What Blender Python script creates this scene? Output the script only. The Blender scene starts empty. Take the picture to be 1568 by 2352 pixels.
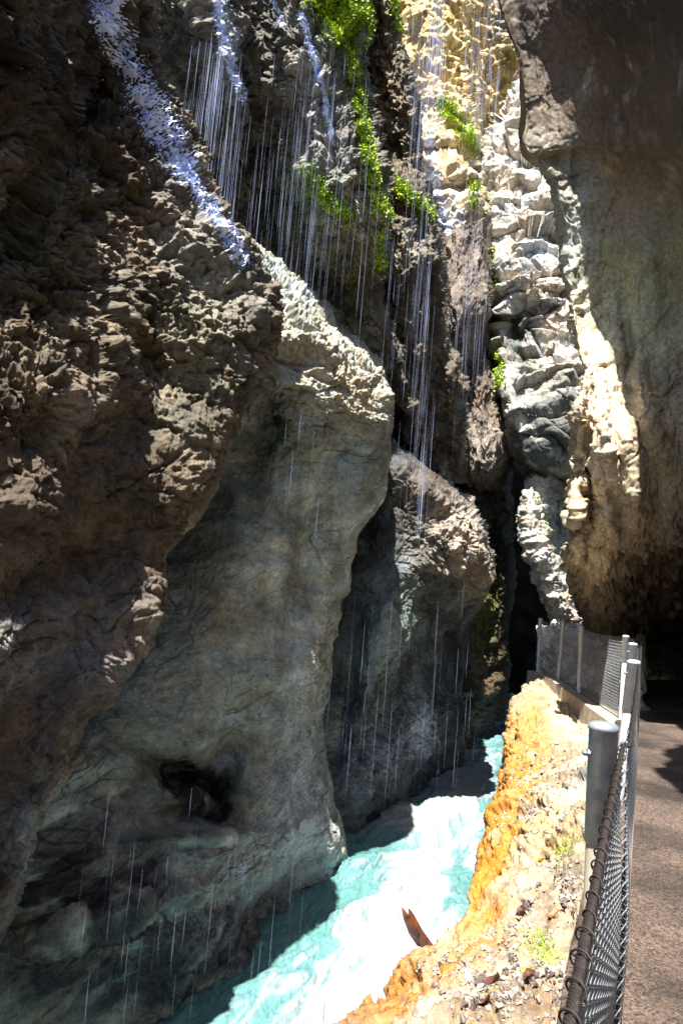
import bpy, math, random
import numpy as np
from mathutils import Vector, Matrix, Euler

random.seed(7)
SC = bpy.context.scene
COL = SC.collection
# ------------------------------------------------------------------ camera
FPX = 1568.0                    # focal length in units of a 1568 x 2352 picture
EYE = np.array([0.0, 0.0, 1.65])
cam = bpy.data.cameras.new('camera')
cam.sensor_fit = 'AUTO'; cam.sensor_width = 36; cam.lens = 24
cam.clip_start = 0.05; cam.clip_end = 500
camo = bpy.data.objects.new('camera', cam); COL.objects.link(camo)
PITCH, ROLL = math.radians(6.1), math.radians(4.8)
M3 = (Matrix.Rotation(math.pi/2 + PITCH, 3, 'X') @ Matrix.Rotation(ROLL, 3, 'Z'))
camo.matrix_world = Matrix.Translation(Vector(EYE)) @ M3.to_4x4()
SC.camera = camo
RM = np.array(M3)
# ------------------------------------------------------------------ light
SUN_EL, SUN_AZ = 64.0, -160.0    # azimuth clockwise from +Y: light from the left, a little behind
w = bpy.data.worlds.new('World'); SC.world = w; w.use_nodes = True
nt = w.node_tree; nt.nodes.clear()
sky = nt.nodes.new('ShaderNodeTexSky'); sky.sky_type = 'NISHITA'; sky.sun_disc = False
sky.sun_elevation = math.radians(SUN_EL); sky.sun_rotation = math.radians(SUN_AZ)
bg = nt.nodes.new('ShaderNodeBackground'); bg.inputs[1].default_value = 0.066
wo = nt.nodes.new('ShaderNodeOutputWorld')
nt.links.new(sky.outputs[0], bg.inputs[0]); nt.links.new(bg.outputs[0], wo.inputs[0])
sun = bpy.data.lights.new('sun', 'SUN'); sun.energy = 5.0; sun.angle = math.radians(0.5); sun.color = (1, .95, .86)
so = bpy.data.objects.new('sun', sun); COL.objects.link(so)
az, el = math.radians(SUN_AZ), math.radians(SUN_EL)
SUNV = Vector((math.sin(az)*math.cos(el), math.cos(az)*math.cos(el), math.sin(el)))
so.rotation_euler = SUNV.to_track_quat('Z', 'Y').to_euler()
SC.view_settings.view_transform = 'Standard'
try: SC.view_settings.look = 'None'
except Exception: pass
SC.view_settings.exposure = 1.75; SC.view_settings.gamma = 1
SC.cycles.max_bounces = 6; SC.cycles.diffuse_bounces = 4; SC.cycles.glossy_bounces = 3
SC.cycles.transparent_max_bounces = 12; SC.cycles.sample_clamp_indirect = 6

# ------------------------------------------------------------------ pixels <-> world
def ray(px, py):
    v = np.stack([(np.asarray(px, float) - 784)/FPX, (1176 - np.asarray(py, float))/FPX, -np.ones_like(np.asarray(px, float)*1.0)], -1)
    return v @ RM.T
def P(px, py, d):
    return EYE + ray(px, py)*np.asarray(d)[..., None]
def PZ(px, py, z):
    r = ray(px, py); t = (z - EYE[2])/r[..., 2]
    return EYE + r*np.asarray(t)[..., None]
def proj(p):
    c = (p - EYE) @ RM
    d = -c[..., 2]; dd = np.where(np.abs(d) < .02, .02, d)
    return 784 + FPX*c[..., 0]/dd, 1176 - FPX*c[..., 1]/dd, d
WATER_Z = -3.35

# ------------------------------------------------------------------ noise
rs = np.random.RandomState(11)
PERM = rs.permutation(256); PERM = np.concatenate([PERM, PERM, PERM])
_g = rs.normal(size=(256, 3)); GRAD = (_g/np.linalg.norm(_g, axis=1)[:, None]).astype(np.float32)
RND = rs.rand(256, 3).astype(np.float32)
def hsh(ix, iy, iz):
    return PERM[PERM[PERM[ix & 255] + (iy & 255)] + (iz & 255)]
def perlin(p):
    p = p.astype(np.float32); i = np.floor(p).astype(np.int32); f = p - i
    u = f*f*f*(f*(f*6 - 15) + 10)
    out = 0
    for dx in (0, 1):
        wx = u[:, 0] if dx else 1 - u[:, 0]
        for dy in (0, 1):
            wy = u[:, 1] if dy else 1 - u[:, 1]
            for dz in (0, 1):
                wz = u[:, 2] if dz else 1 - u[:, 2]
                g = GRAD[hsh(i[:, 0]+dx, i[:, 1]+dy, i[:, 2]+dz)]
                dt = g[:, 0]*(f[:, 0]-dx) + g[:, 1]*(f[:, 1]-dy) + g[:, 2]*(f[:, 2]-dz)
                out = out + wx*wy*wz*dt
    return out*1.6
def fbm(p, n=3, lac=2.1, gain=.5):
    a, s, o = 1.0, 0, 0
    for k in range(n):
        s = s + a*perlin(p + 17.3*k); o += a; a *= gain; p = p*lac
    return s/o
def ridged(p, n=3, lac=2.1, gain=.5):
    a, s, o = 1.0, 0, 0
    for k in range(n):
        s = s + a*(1 - 2*np.abs(perlin(p + 9.1*k))); o += a; a *= gain; p = p*lac
    return s/o
def worley(p):
    p = p.astype(np.float32); i = np.floor(p).astype(np.int32); f = p - i
    f1 = np.full(len(p), 9., np.float32); f2 = f1.copy(); idv = np.zeros(len(p), np.int32)
    for dx in (-1, 0, 1):
        for dy in (-1, 0, 1):
            for dz in (-1, 0, 1):
                h = hsh(i[:, 0]+dx, i[:, 1]+dy, i[:, 2]+dz); r = RND[h]
                d = (r[:, 0]+dx-f[:, 0])**2 + (r[:, 1]+dy-f[:, 1])**2 + (r[:, 2]+dz-f[:, 2])**2
                m = d < f1
                f2 = np.where(m, f1, np.minimum(f2, d)); idv = np.where(m, h, idv); f1 = np.where(m, d, f1)
    return np.sqrt(f1), np.sqrt(f2), idv
def facets(p, k=0):
    p = p.astype(np.float32); i = np.floor(p).astype(np.int32); f = p - i
    f1 = np.full(len(p), 9., np.float32); f2 = f1.copy(); idv = np.zeros(len(p), np.int32); dl = np.zeros((len(p), 3), np.float32)
    for dx in (-1, 0, 1):
        for dy in (-1, 0, 1):
            for dz in (-1, 0, 1):
                h = hsh(i[:, 0]+dx, i[:, 1]+dy, i[:, 2]+dz); r = RND[h]
                v = r + np.array([dx, dy, dz], np.float32) - f; d = (v*v).sum(1); m = d < f1
                f2 = np.where(m, f1, np.minimum(f2, d)); idv = np.where(m, h, idv); f1 = np.where(m, d, f1); dl = np.where(m[:, None], v, dl)
    e = np.sqrt(f2) - np.sqrt(f1)
    return (dl*GRAD[(idv*7+k) & 255]).sum(1)*1.6 + ((idv*13 % 31)/31. - .5)*.5 - .8*np.clip(.10 - e, 0, .10)*6
def sstep(a, b, x):
    t = np.clip((x - a)/(b - a), 0, 1); return t*t*(3 - 2*t)

# ------------------------------------------------------------------ materials
MATS = {}
def newmat(name):
    m = bpy.data.materials.new(name); m.use_nodes = True
    n = m.node_tree; b = n.nodes['Principled BSDF']; MATS[name] = m
    return m, n, b
def rock_mat(name, rough=.62, bump=.35, scale=1.0, spec=.32, wet=None):
    m, n, b = newmat(name); N = n.nodes; L = n.links
    at = N.new('ShaderNodeVertexColor'); at.layer_name = 'Col'
    tc = N.new('ShaderNodeNewGeometry')
    n1 = N.new('ShaderNodeTexNoise'); n1.inputs['Scale'].default_value = 9*scale; n1.inputs['Detail'].default_value = 8; n1.inputs['Roughness'].default_value = .72
    n2 = N.new('ShaderNodeTexNoise'); n2.inputs['Scale'].default_value = 34*scale; n2.inputs['Detail'].default_value = 6; n2.inputs['Roughness'].default_value = .7
    vo = N.new('ShaderNodeTexVoronoi'); vo.inputs['Scale'].default_value = 22*scale; vo.feature = 'DISTANCE_TO_EDGE'
    for q in (n1, n2, vo): L.new(tc.outputs['Position'], q.inputs['Vector'])
    mr = N.new('ShaderNodeMapRange'); mr.inputs['From Min'].default_value = .3; mr.inputs['From Max'].default_value = .72
    mr.inputs['To Min'].default_value = .5; mr.inputs['To Max'].default_value = 1.5
    L.new(n1.outputs['Fac'], mr.inputs['Value'])
    mx = N.new('ShaderNodeVectorMath'); mx.operation = 'SCALE'
    L.new(at.outputs['Color'], mx.inputs[0]); L.new(mr.outputs['Result'], mx.inputs['Scale'])
    mr2 = N.new('ShaderNodeMapRange'); mr2.inputs['From Min'].default_value = .3; mr2.inputs['From Max'].default_value = .7
    mr2.inputs['To Min'].default_value = .72; mr2.inputs['To Max'].default_value = 1.28
    L.new(n2.outputs['Fac'], mr2.inputs['Value'])
    mx2 = N.new('ShaderNodeVectorMath'); mx2.operation = 'SCALE'
    L.new(mx.outputs[0], mx2.inputs[0]); L.new(mr2.outputs['Result'], mx2.inputs['Scale'])
    L.new(mx2.outputs[0], b.inputs['Base Color'])
    ad = N.new('ShaderNodeMath'); ad.operation = 'MULTIPLY_ADD'; ad.inputs[1].default_value = .45
    L.new(n2.outputs['Fac'], ad.inputs[0]); L.new(n1.outputs['Fac'], ad.inputs[2])
    bp = N.new('ShaderNodeBump'); bp.inputs['Strength'].default_value = bump; bp.inputs['Distance'].default_value = .12/scale
    L.new(ad.outputs[0], bp.inputs['Height']); L.new(bp.outputs[0], b.inputs['Normal'])
    wt = N.new('ShaderNodeAttribute'); wt.attribute_name = 'wet'
    rr = N.new('ShaderNodeMapRange'); rr.inputs['To Min'].default_value = rough; rr.inputs['To Max'].default_value = .22
    L.new(wt.outputs['Fac'], rr.inputs['Value']); L.new(rr.outputs['Result'], b.inputs['Roughness'])
    b.inputs['Specular IOR Level'].default_value = spec
    return m
ROCK = rock_mat('rock_face', .6, .5, 1.0)
ROCKD = rock_mat('rock_smooth', .6, .35, 1.6)
ROCKB = rock_mat('rock_cleft_shade', .95, .4, 1.0, spec=.05)
ROCKL = rock_mat('ledge_rock', .6, .45, 1.8)
def plain(name, col, rough=.5, metal=0, spec=.5, noise=None, bump=0, nscale=30):
    m, n, b = newmat(name); N = n.nodes; L = n.links
    b.inputs['Roughness'].default_value = rough; b.inputs['Metallic'].default_value = metal; b.inputs['Specular IOR Level'].default_value = spec
    if noise is None: noise = tuple(c*.75 for c in col)
    tc = N.new('ShaderNodeTexCoord'); t = N.new('ShaderNodeTexNoise'); t.inputs['Scale'].default_value = nscale; t.inputs['Detail'].default_value = 6
    L.new(tc.outputs['Object'], t.inputs['Vector'])
    r = N.new('ShaderNodeValToRGB'); r.color_ramp.elements[0].position = .35; r.color_ramp.elements[1].position = .65
    r.color_ramp.elements[0].color = (*noise, 1); r.color_ramp.elements[1].color = (*col, 1)
    L.new(t.outputs['Fac'], r.inputs[0]); L.new(r.outputs[0], b.inputs['Base Color'])
    if bump:
        bp = N.new('ShaderNodeBump'); bp.inputs['Strength'].default_value = bump; bp.inputs['Distance'].default_value = .01
        L.new(t.outputs['Fac'], bp.inputs['Height']); L.new(bp.outputs[0], b.inputs['Normal'])
    return m

# ------------------------------------------------------------------ mesh helpers
def tag(o, label=None, cat=None, group=None, kind=None):
    if label: o['label'] = label
    if cat: o['category'] = cat
    if group: o['group'] = group
    if kind: o['kind'] = kind
    return o
def mesh_obj(name, verts, faces, mat, parent=None, smooth=True, cols=None, wet=None):
    verts = np.asarray(verts, np.float32).reshape(-1, 3)
    me = bpy.data.meshes.new(name)
    if isinstance(faces, np.ndarray):
        k = faces.shape[1]
        me.vertices.add(len(verts)); me.vertices.foreach_set('co', verts.ravel())
        me.loops.add(faces.size); me.loops.foreach_set('vertex_index', faces.ravel().astype(np.int32))
        me.polygons.add(len(faces)); me.polygons.foreach_set('loop_start', np.arange(0, faces.size, k, dtype=np.int32))
        me.polygons.foreach_set('loop_total', np.full(len(faces), k, np.int32))
    else:
        me.from_pydata([tuple(v) for v in verts], [], faces)
    me.update(calc_edges=True)
    if smooth: me.polygons.foreach_set('use_smooth', np.ones(len(me.polygons), bool))
    if cols is not None:
        a = me.color_attributes.new('Col', 'FLOAT_COLOR', 'POINT')
        c = np.ones((len(verts), 4), np.float32); c[:, :3] = cols
        a.data.foreach_set('color', c.ravel())
    if wet is not None:
        a = me.attributes.new('wet', 'FLOAT', 'POINT'); a.data.foreach_set('value', np.asarray(wet, np.float32))
    me.materials.append(mat)
    o = bpy.data.objects.new(name, me); COL.objects.link(o)
    if parent: o.parent = parent
    return o
def grid_faces(n, m, flip=False):
    i = np.arange(n-1)[:, None]*m + np.arange(m-1)[None, :]
    q = np.stack([i, i+m, i+m+1, i+1], -1).reshape(-1, 4)
    return q[:, ::-1].copy() if flip else q
class MB:
    """collects pieces, links them as one mesh"""
    def __init__(s): s.v = []; s.f = []; s.n = 0
    def add(s, v, f):
        v = np.asarray(v, float).reshape(-1, 3); s.v.append(v); s.f += [tuple(k + s.n for k in q) for q in f]; s.n += len(v)
    def tube(s, pts, r, sides=8, cap=True):
        pts = np.asarray(pts, float); n = len(pts)
        r = np.full(n, r) if np.isscalar(r) else np.asarray(r, float)
        t = np.gradient(pts, axis=0); t /= np.linalg.norm(t, axis=1)[:, None] + 1e-9
        ref = np.array([0, 0, 1.]) if abs(t[0][2]) < .9 else np.array([1., 0, 0])
        a = np.cross(t[0], ref); a /= np.linalg.norm(a); V = []
        ang = np.arange(sides)*2*math.pi/sides
        for k in range(n):
            a = a - t[k]*a.dot(t[k]); a /= np.linalg.norm(a) + 1e-9; b = np.cross(t[k], a)
            V.append(pts[k] + r[k]*(np.cos(ang)[:, None]*a + np.sin(ang)[:, None]*b))
        F = [(k*sides+j, k*sides+(j+1) % sides, (k+1)*sides+(j+1) % sides, (k+1)*sides+j) for k in range(n-1) for j in range(sides)]
        if cap: F += [tuple(range(sides))[::-1], tuple((n-1)*sides + j for j in range(sides))]
        s.add(np.concatenate(V), F)
    def box(s, c, size, rot=0):
        c = np.asarray(c, float); x, y, z = np.asarray(size)/2
        v = np.array([(a*x, b*y, d*z) for a in (-1, 1) for b in (-1, 1) for d in (-1, 1)])
        cs, sn = math.cos(rot), math.sin(rot); R = np.array([[cs, -sn, 0], [sn, cs, 0], [0, 0, 1]])
        s.add(v @ R.T + c, [(0, 1, 3, 2), (4, 6, 7, 5), (0, 4, 5, 1), (2, 3, 7, 6), (0, 2, 6, 4), (1, 5, 7, 3)])
    def build(s, name, mat, parent=None, smooth=True):
        return mesh_obj(name, np.concatenate(s.v), s.f, mat, parent, smooth)

def spline(c, n):
    """Catmull-Rom along axis 0 of control array, n samples, knots by mean chord so density is even"""
    k = len(c)
    cp = np.concatenate([[2*c[0]-c[1]], c, [2*c[-1]-c[-2]]])
    return cp, k
def resample(c, n, w=None):
    k = len(c)
    w = np.ones(k-1) if w is None else np.asarray(w, float)
    cum = np.concatenate([[0], np.cumsum(w)])
    u = np.interp(np.linspace(0, cum[-1], n), cum, np.arange(k))
    cp = np.concatenate([[2*c[0]-c[1]], c, [2*c[-1]-c[-2]]])
    i = np.clip(np.floor(u).astype(int), 0, k-2); t = (u - i)
    t = t.reshape((-1,) + (1,)*(c.ndim-1))
    a, b, d, e = cp[i], cp[i+1], cp[i+2], cp[i+3]
    return b + .5*t*(d - a + t*(2*a - 5*b + 4*d - e + t*(3*(b - d) + e - a)))
def surf_from_ctrl(rows, n, m):
    """rows: [row][col] (px, py, depth) -> dense (n, m, 3) of px,py,depth"""
    c = np.array(rows, float)
    pos = P(c[..., 0], c[..., 1], c[..., 2])
    wr = np.linalg.norm(c[1:, :, :2]-c[:-1, :, :2], axis=-1).mean(1) + 25
    wc = np.linalg.norm(c[:, 1:, :2]-c[:, :-1, :2], axis=-1).mean(0) + 25
    g = resample(pos, n, wr)
    g = resample(np.swapaxes(g, 0, 1), m, wc)
    return np.swapaxes(g, 0, 1)
def normals(g):
    du = np.gradient(g, axis=0); dv = np.gradient(g, axis=1)
    nn = np.cross(du, dv); nn /= np.linalg.norm(nn, axis=-1)[..., None] + 1e-9
    return nn
SURF = {}
def rock(name, rows, n, m, label, cat, mat=None, amps=(.3, .16, .05, .018), scl=(1.8, .6, .17, .05), strata=None,
         bumps=(), palette=None, stains_shade=(), wet0=.2, wets=(), rough_mask=None, world=False, chunk=.0, facet=.0, fs=1.0, crack=.05, kind='structure', stretch=(1, 1, 1), seed=0., flip=None):
    if world:
        g = np.array(rows, float)
        wr = np.linalg.norm(g[1:]-g[:-1], axis=-1).mean(1); wc = np.linalg.norm(g[:, 1:]-g[:, :-1], axis=-1).mean(0)
        g = resample(g, n, wr); g = np.swapaxes(resample(np.swapaxes(g, 0, 1), m, wc), 0, 1)
    else:
        g = surf_from_ctrl(rows, n, m)
    px, py, d = proj(g)
    for (bx, by, rx, ry, ang, dd) in bumps:      # sculpt strokes: push rock back (+) or out (-), metres
        ca, sa = math.cos(math.radians(ang)), math.sin(math.radians(ang))
        X = ((px-bx)*ca + (py-by)*sa)/rx; Y = (-(px-bx)*sa + (py-by)*ca)/ry
        wgt = np.exp(-(X*X + Y*Y))
        g = g + (g - EYE)/np.linalg.norm(g - EYE, axis=-1)[..., None]*(wgt*dd)[..., None]
    nn = normals(g)
    s = np.sign((nn*(EYE - g)).sum(-1).mean()) or 1.0
    if flip is not None: s = flip
    nn = nn*s
    sh = g.shape[:2]; p = g.reshape(-1, 3); q = p*np.array(stretch) + seed
    px, py, d = (a.reshape(-1) for a in proj(g))
    warp = fbm(q/1.1, 2)[:, None]*np.array([.22, .18, .2])
    q = q + warp
    rm = 1.0 if rough_mask is None else np.clip(rough_mask(px, py), 0, 1.5)
    h = amps[0]*fbm(q/scl[0], 3)
    mid = ridged(q/scl[1] + 3.3, 3)
    h = h + amps[1]*mid*rm
    if chunk:
        h = h + chunk*rm*facets(q/np.array([.8, .8, .55]) + .35*warp, 3)
    if facet:
        for sc_, am in ((.30, 1.0), (.12, .45)):
            h = h + facet*am*rm*facets(q/(sc_*fs) + fbm(q/(sc_*fs*2), 2)[:, None]*.4, int(sc_*100))
    if strata:
        dirv, per, amp = strata
        dirv = np.array(dirv, float); dirv /= np.linalg.norm(dirv)
        t = (q @ dirv)/per + .6*fbm(q/.9, 2)
        sw = t - np.floor(t)
        h = h + amp*(np.minimum(sw*1.35, (1-sw)*3.8) - .4)*(0.4 + .6*sstep(-.2, .4, fbm(q/1.3 + 5, 1)))*rm
    small = ridged(q/scl[2] + 1.7, 2)
    h = h + amps[2]*small*rm + (amps[2]*.9*ridged(q/(scl[2]*.42)+.7, 2)*.6 + amps[3]*1.3*fbm(q/scl[3], 2))*(.3+.7*rm)
    cr = np.exp(-(np.abs(perlin(q/1.1 + 40))/.012)**2) + .7*np.exp(-(np.abs(perlin(q*np.array([1, 1, 1.5])/.45 + 50))/.022)**2)
    cm = sstep(-.1, .3, fbm(q/1.5 + 60, 1))
    if not world: h = h - crack*cr*cm
    h = h - h.mean()
    g2 = g + nn*(h.reshape(sh))[..., None]
    # colour of the stone, with shade and sun painted into some spots
    pal = np.array(palette or [(.10, .085, .065), (.17, .15, .12), (.26, .24, .20)])
    cn = np.clip(.5 + .9*fbm(q/.7 + 8, 4), 0, 1)*(len(pal)-1)
    i = np.clip(cn.astype(int), 0, len(pal)-2); f = (cn - i)[:, None]
    c = pal[i]*(1-f) + pal[i+1]*f
    sn = fbm(q/.33 + 4, 3)
    stv = fbm(p*np.array([2.6, 2.6, .32]) + seed, 4) + .45*fbm(p*np.array([.6, .6, 6.0]) + warp*.3 + seed, 3)
    c = c*np.clip(1 + .75*stv, .45, 1.7)[:, None]
    hue = fbm(q/.5 + 31, 2)[:, None]; c = c*(1 + hue*np.array([.28, .03, -.25]))
    for (bx, by, rx, ry, ang, col, k) in stains_shade:  # real stone stains
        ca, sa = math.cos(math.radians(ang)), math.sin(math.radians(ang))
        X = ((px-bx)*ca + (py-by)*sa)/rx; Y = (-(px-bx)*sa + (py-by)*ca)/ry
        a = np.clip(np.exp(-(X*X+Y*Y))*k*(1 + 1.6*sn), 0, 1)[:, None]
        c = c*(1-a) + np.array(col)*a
    gr = rs.rand(len(p)); c = c*(.85 + .3*gr)[:, None]
    wt = np.full(len(p), float(wet0))
    for (bx, by, rx, ry, ang, k) in wets:
        ca, sa = math.cos(math.radians(ang)), math.sin(math.radians(ang))
        X = ((px-bx)*ca + (py-by)*sa)/rx; Y = (-(px-bx)*sa + (py-by)*ca)/ry
        wt = np.clip(wt + k*np.exp(-(X*X+Y*Y)), 0, 1)
    o = mesh_obj(name, g2.reshape(-1, 3), grid_faces(*sh, flip=(s < 0)), mat or ROCK, cols=c, wet=wt)
    tag(o, label, cat, kind=kind)
    SURF[name] = (g2, nn)
    return o

exec_parts = True
# ================================================================== ROCK MASSES
# --- near left bulge (A)
silA = [(300,-130,7.0,90),(318,-60,7.1,100),(335,0,7.2,110),(372,180,7.5,110),(425,310,7.7,100),(482,435,7.9,80),(562,590,8.1,60),(606,760,8.1,50),(572,930,7.9,60),
        (492,1130,7.5,50),(402,1260,7.3,40),(387,1380,7.1,40),(300,1530,6.8,40),(190,1650,6.4,40),(160,1780,6.2,30),(100,1900,6.0,25),(42,2060,5.8,20),(-10,2170,5.7,20),(-90,2400,5.6,20),(-150,2600,5.6,20)]
rows = []
for (x, y, d, b) in silA:
    L = -420
    xs = [L, L*.62 + x*.2, L*.25 + x*.42, x - (x-L)*.25, x - b, x, x - 25, x - 140]
    fr = [(.0, 3.6), (.3, 3.9), (.5, 4.7), (.75, 5.8), (.93, d-.75), (1, d), (1, d+1.6), (1, d+4)]
    nearer = d - 7.2
    ds = [3.7+nearer*.5, 4.3+nearer*.5, 5.0+nearer*.6, 6.0+nearer*.8, d-.7, d, d+1.5, d+4]
    rows.append([(xx, y, dd) for xx, dd in zip(xs, ds)])
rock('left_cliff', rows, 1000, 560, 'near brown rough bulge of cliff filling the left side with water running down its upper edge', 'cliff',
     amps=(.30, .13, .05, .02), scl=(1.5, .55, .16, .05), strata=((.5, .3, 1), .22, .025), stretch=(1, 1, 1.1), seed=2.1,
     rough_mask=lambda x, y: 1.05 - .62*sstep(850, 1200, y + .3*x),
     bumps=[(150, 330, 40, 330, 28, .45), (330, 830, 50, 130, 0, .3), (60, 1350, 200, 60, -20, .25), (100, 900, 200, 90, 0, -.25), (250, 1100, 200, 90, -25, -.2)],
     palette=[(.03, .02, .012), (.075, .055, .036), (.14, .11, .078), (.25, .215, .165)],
     stains_shade=[(100, 1500, 220, 120, -25, (.15, .155, .18), .8), (30, 1950, 60, 160, 25, (.25, .28, .30), .9), (60, 200, 250, 200, 0, (.02, .016, .012), .8), (100, 1150, 330, 160, -20, (.075, .055, .04), .7),
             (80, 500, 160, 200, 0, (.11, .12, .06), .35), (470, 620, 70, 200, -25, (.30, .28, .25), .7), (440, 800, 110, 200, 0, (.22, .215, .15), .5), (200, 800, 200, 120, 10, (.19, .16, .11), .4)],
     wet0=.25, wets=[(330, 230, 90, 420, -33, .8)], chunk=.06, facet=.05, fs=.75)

# --- second buttress with smooth grey-green face (B)
rowsB = [
 [(480,500,14),(560,560,14.5),(640,620,15),(730,710,15.5),(820,800,16),(875,870,16.5),(890,930,18),(890,930,22)],
 [(440,590,9.4),(560,600,10.0),(640,668,10.6),(740,768,11.2),(825,835,11.8),(885,905,12.4),(885,930,14.5),(870,950,20)],
 [(430,780,9.6),(560,830,9.3),(650,880,9.6),(740,925,10.3),(830,945,10.9),(898,985,11.5),(885,990,14),(850,990,20)],
 [(400,1050,10.6),(500,1040,10.6),(600,1060,10.5),(700,1090,10.7),(790,1110,11.1),(872,1140,11.7),(860,1140,14),(830,1140,20)],
 [(330,1300,10.0),(430,1300,10.0),(540,1300,9.9),(640,1300,10.4),(730,1290,11.2),(806,1260,12.2),(800,1260,15),(790,1260,20)],
 [(250,1550,8.8),(370,1550,8.8),(470,1550,9.0),(570,1550,9.7),(670,1550,10.5),(755,1520,12),(758,1520,15),(750,1520,20)],
 [(150,1750,7.2),(300,1750,7.8),(420,1750,8.5),(540,1760,9.2),(650,1760,10.1),(737,1740,11.8),(740,1740,15),(740,1740,20)],
 [(60,1950,6.6),(230,1950,7.1),(400,1930,7.8),(540,1930,8.6),(680,1920,10.3),(782,1900,12.1),(785,1900,15),(785,1900,20)],
 [(-60,2150,6.3),(140,2150,6.8),(310,2140,7.4),(470,2110,8.1),(600,2060,10.2),(784,1990,12.2),(795,1990,15),(800,2000,20)],
 [(-120,2360,6.2),(120,2360,6.7),(290,2350,7.4),(440,2290,8.2),(560,2220,8.9),(690,2060,11.5),(810,2010,15),(820,2050,20)],
 [(-200,2700,6.0),(80,2700,6.5),(290,2650,7.3),(440,2520,8.1),(560,2430,8.8),(690,2230,11.3),(810,2150,14.8),(820,2150,20)],
]
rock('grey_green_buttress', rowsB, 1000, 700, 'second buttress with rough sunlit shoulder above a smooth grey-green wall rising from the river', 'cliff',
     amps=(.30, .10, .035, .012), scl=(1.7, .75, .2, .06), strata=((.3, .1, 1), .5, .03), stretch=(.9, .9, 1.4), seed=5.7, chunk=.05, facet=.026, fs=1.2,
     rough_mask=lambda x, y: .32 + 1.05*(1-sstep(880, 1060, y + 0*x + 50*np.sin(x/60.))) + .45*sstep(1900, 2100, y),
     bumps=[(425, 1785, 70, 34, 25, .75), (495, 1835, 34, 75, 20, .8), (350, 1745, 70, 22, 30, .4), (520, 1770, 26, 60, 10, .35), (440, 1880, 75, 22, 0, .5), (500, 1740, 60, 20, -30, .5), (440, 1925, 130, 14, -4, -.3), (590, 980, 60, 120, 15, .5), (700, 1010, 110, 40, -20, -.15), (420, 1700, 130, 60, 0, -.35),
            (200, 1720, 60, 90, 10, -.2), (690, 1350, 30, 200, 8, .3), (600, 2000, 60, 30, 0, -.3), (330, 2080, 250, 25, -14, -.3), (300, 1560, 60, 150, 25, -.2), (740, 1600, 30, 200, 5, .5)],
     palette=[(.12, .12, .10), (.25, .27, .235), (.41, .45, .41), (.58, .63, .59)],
     stains_shade=[(760, 850, 180, 100, 35, (.42, .36, .26), .9), (350, 1700, 20, 120, 0, (.42, .46, .38), .6), (690, 1900, 10, 130, 0, (.6, .66, .78), 1.0), (655, 1930, 8, 90, 3, (.6, .66, .78), 1.0), (715, 1850, 9, 110, -2, (.6, .66, .78), .9), (560, 2010, 9, 60, 0, (.5, .56, .66), .9), (745, 1930, 14, 70, 0, (.4, .45, .55), .9), (420, 2090, 150, 9, -14, (.5, .54, .6), .9), (620, 2050, 60, 12, -35, (.5, .56, .66), .8), (640, 1950, 50, 80, 10, (.3, .36, .42), .7), (480, 1500, 150, 170, 10, (.33, .37, .31), .6), (510, 1390, 90, 110, 20, (.27, .19, .10), .55), (420, 1650, 170, 60, 0, (.34, .38, .30), .6),
             (620, 960, 70, 50, 0, (.09, .07, .06), .8), (640, 1020, 150, 20, 5, (.16, .24, .2), .6), (180, 2050, 240, 190, 0, (.022, .02, .026), 1.1), (450, 2180, 260, 130, -20, (.05, .05, .065), .9), (420, 1180, 90, 160, 20, (.05, .04, .03), .8), (250, 1850, 90, 60, 0, (.10, .11, .12), .7), (640, 1720, 80, 60, 0, (.12, .12, .09), .6),  # dark spots low left and behind the first bulge paint in shade
             (700, 1850, 60, 160, 0, (.38, .43, .5), .6), (560, 1960, 200, 40, -25, (.2, .2, .2), .5), (440, 1800, 110, 60, 25, (.015, .013, .012), 1.1), (500, 1850, 60, 70, 0, (.015, .013, .012), 1.0), (250, 2230, 260, 90, -10, (.03, .03, .04), .9), (580, 1200, 200, 90, 0, (.17, .18, .15), .4)],  # near-black spots paint the darkness of the hollow into the stone
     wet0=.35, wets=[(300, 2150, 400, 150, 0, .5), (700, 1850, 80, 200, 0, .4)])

# --- third buttress (C)
rowsC = [
 [(820,980,22),(900,1010,23),(960,1060,24),(1040,1130,25),(1090,1190,26),(1090,1200,30)],
 [(800,1000,16),(902,1022,15.4),(965,1085,15.4),(1050,1150,16),(1098,1215,17),(1085,1230,22)],
 [(790,1150,14.6),(890,1170,14.4),(970,1180,14.6),(1060,1210,15.2),(1112,1270,16.2),(1095,1280,22)],
 [(770,1330,14.0),(880,1330,14.0),(960,1330,14.6),(1050,1330,15.4),(1119,1345,16.6),(1095,1350,22)],
 [(740,1500,13.6),(850,1480,13.7),(940,1470,14.6),(1010,1440,15.8),(1075,1440,17.4),(1070,1450,22)],
 [(720,1650,13.2),(830,1640,13.6),(920,1620,14.8),(990,1600,16.2),(1052,1600,18.4),(1050,1600,24)],
 [(720,1800,13.2),(820,1780,13.8),(900,1740,15.2),(980,1710,17.4),(1058,1700,19.6),(1055,1700,24)],
 [(760,1960,13.3),(850,1880,14.4),(920,1840,16.1),(985,1790,18.0),(1066,1740,20.2),(1066,1740,25)],
 [(780,2160,13.3),(860,2050,14.4),(930,1950,16.1),(990,1880,18.0),(1066,1830,20.2),(1066,1830,25)],
]
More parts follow.
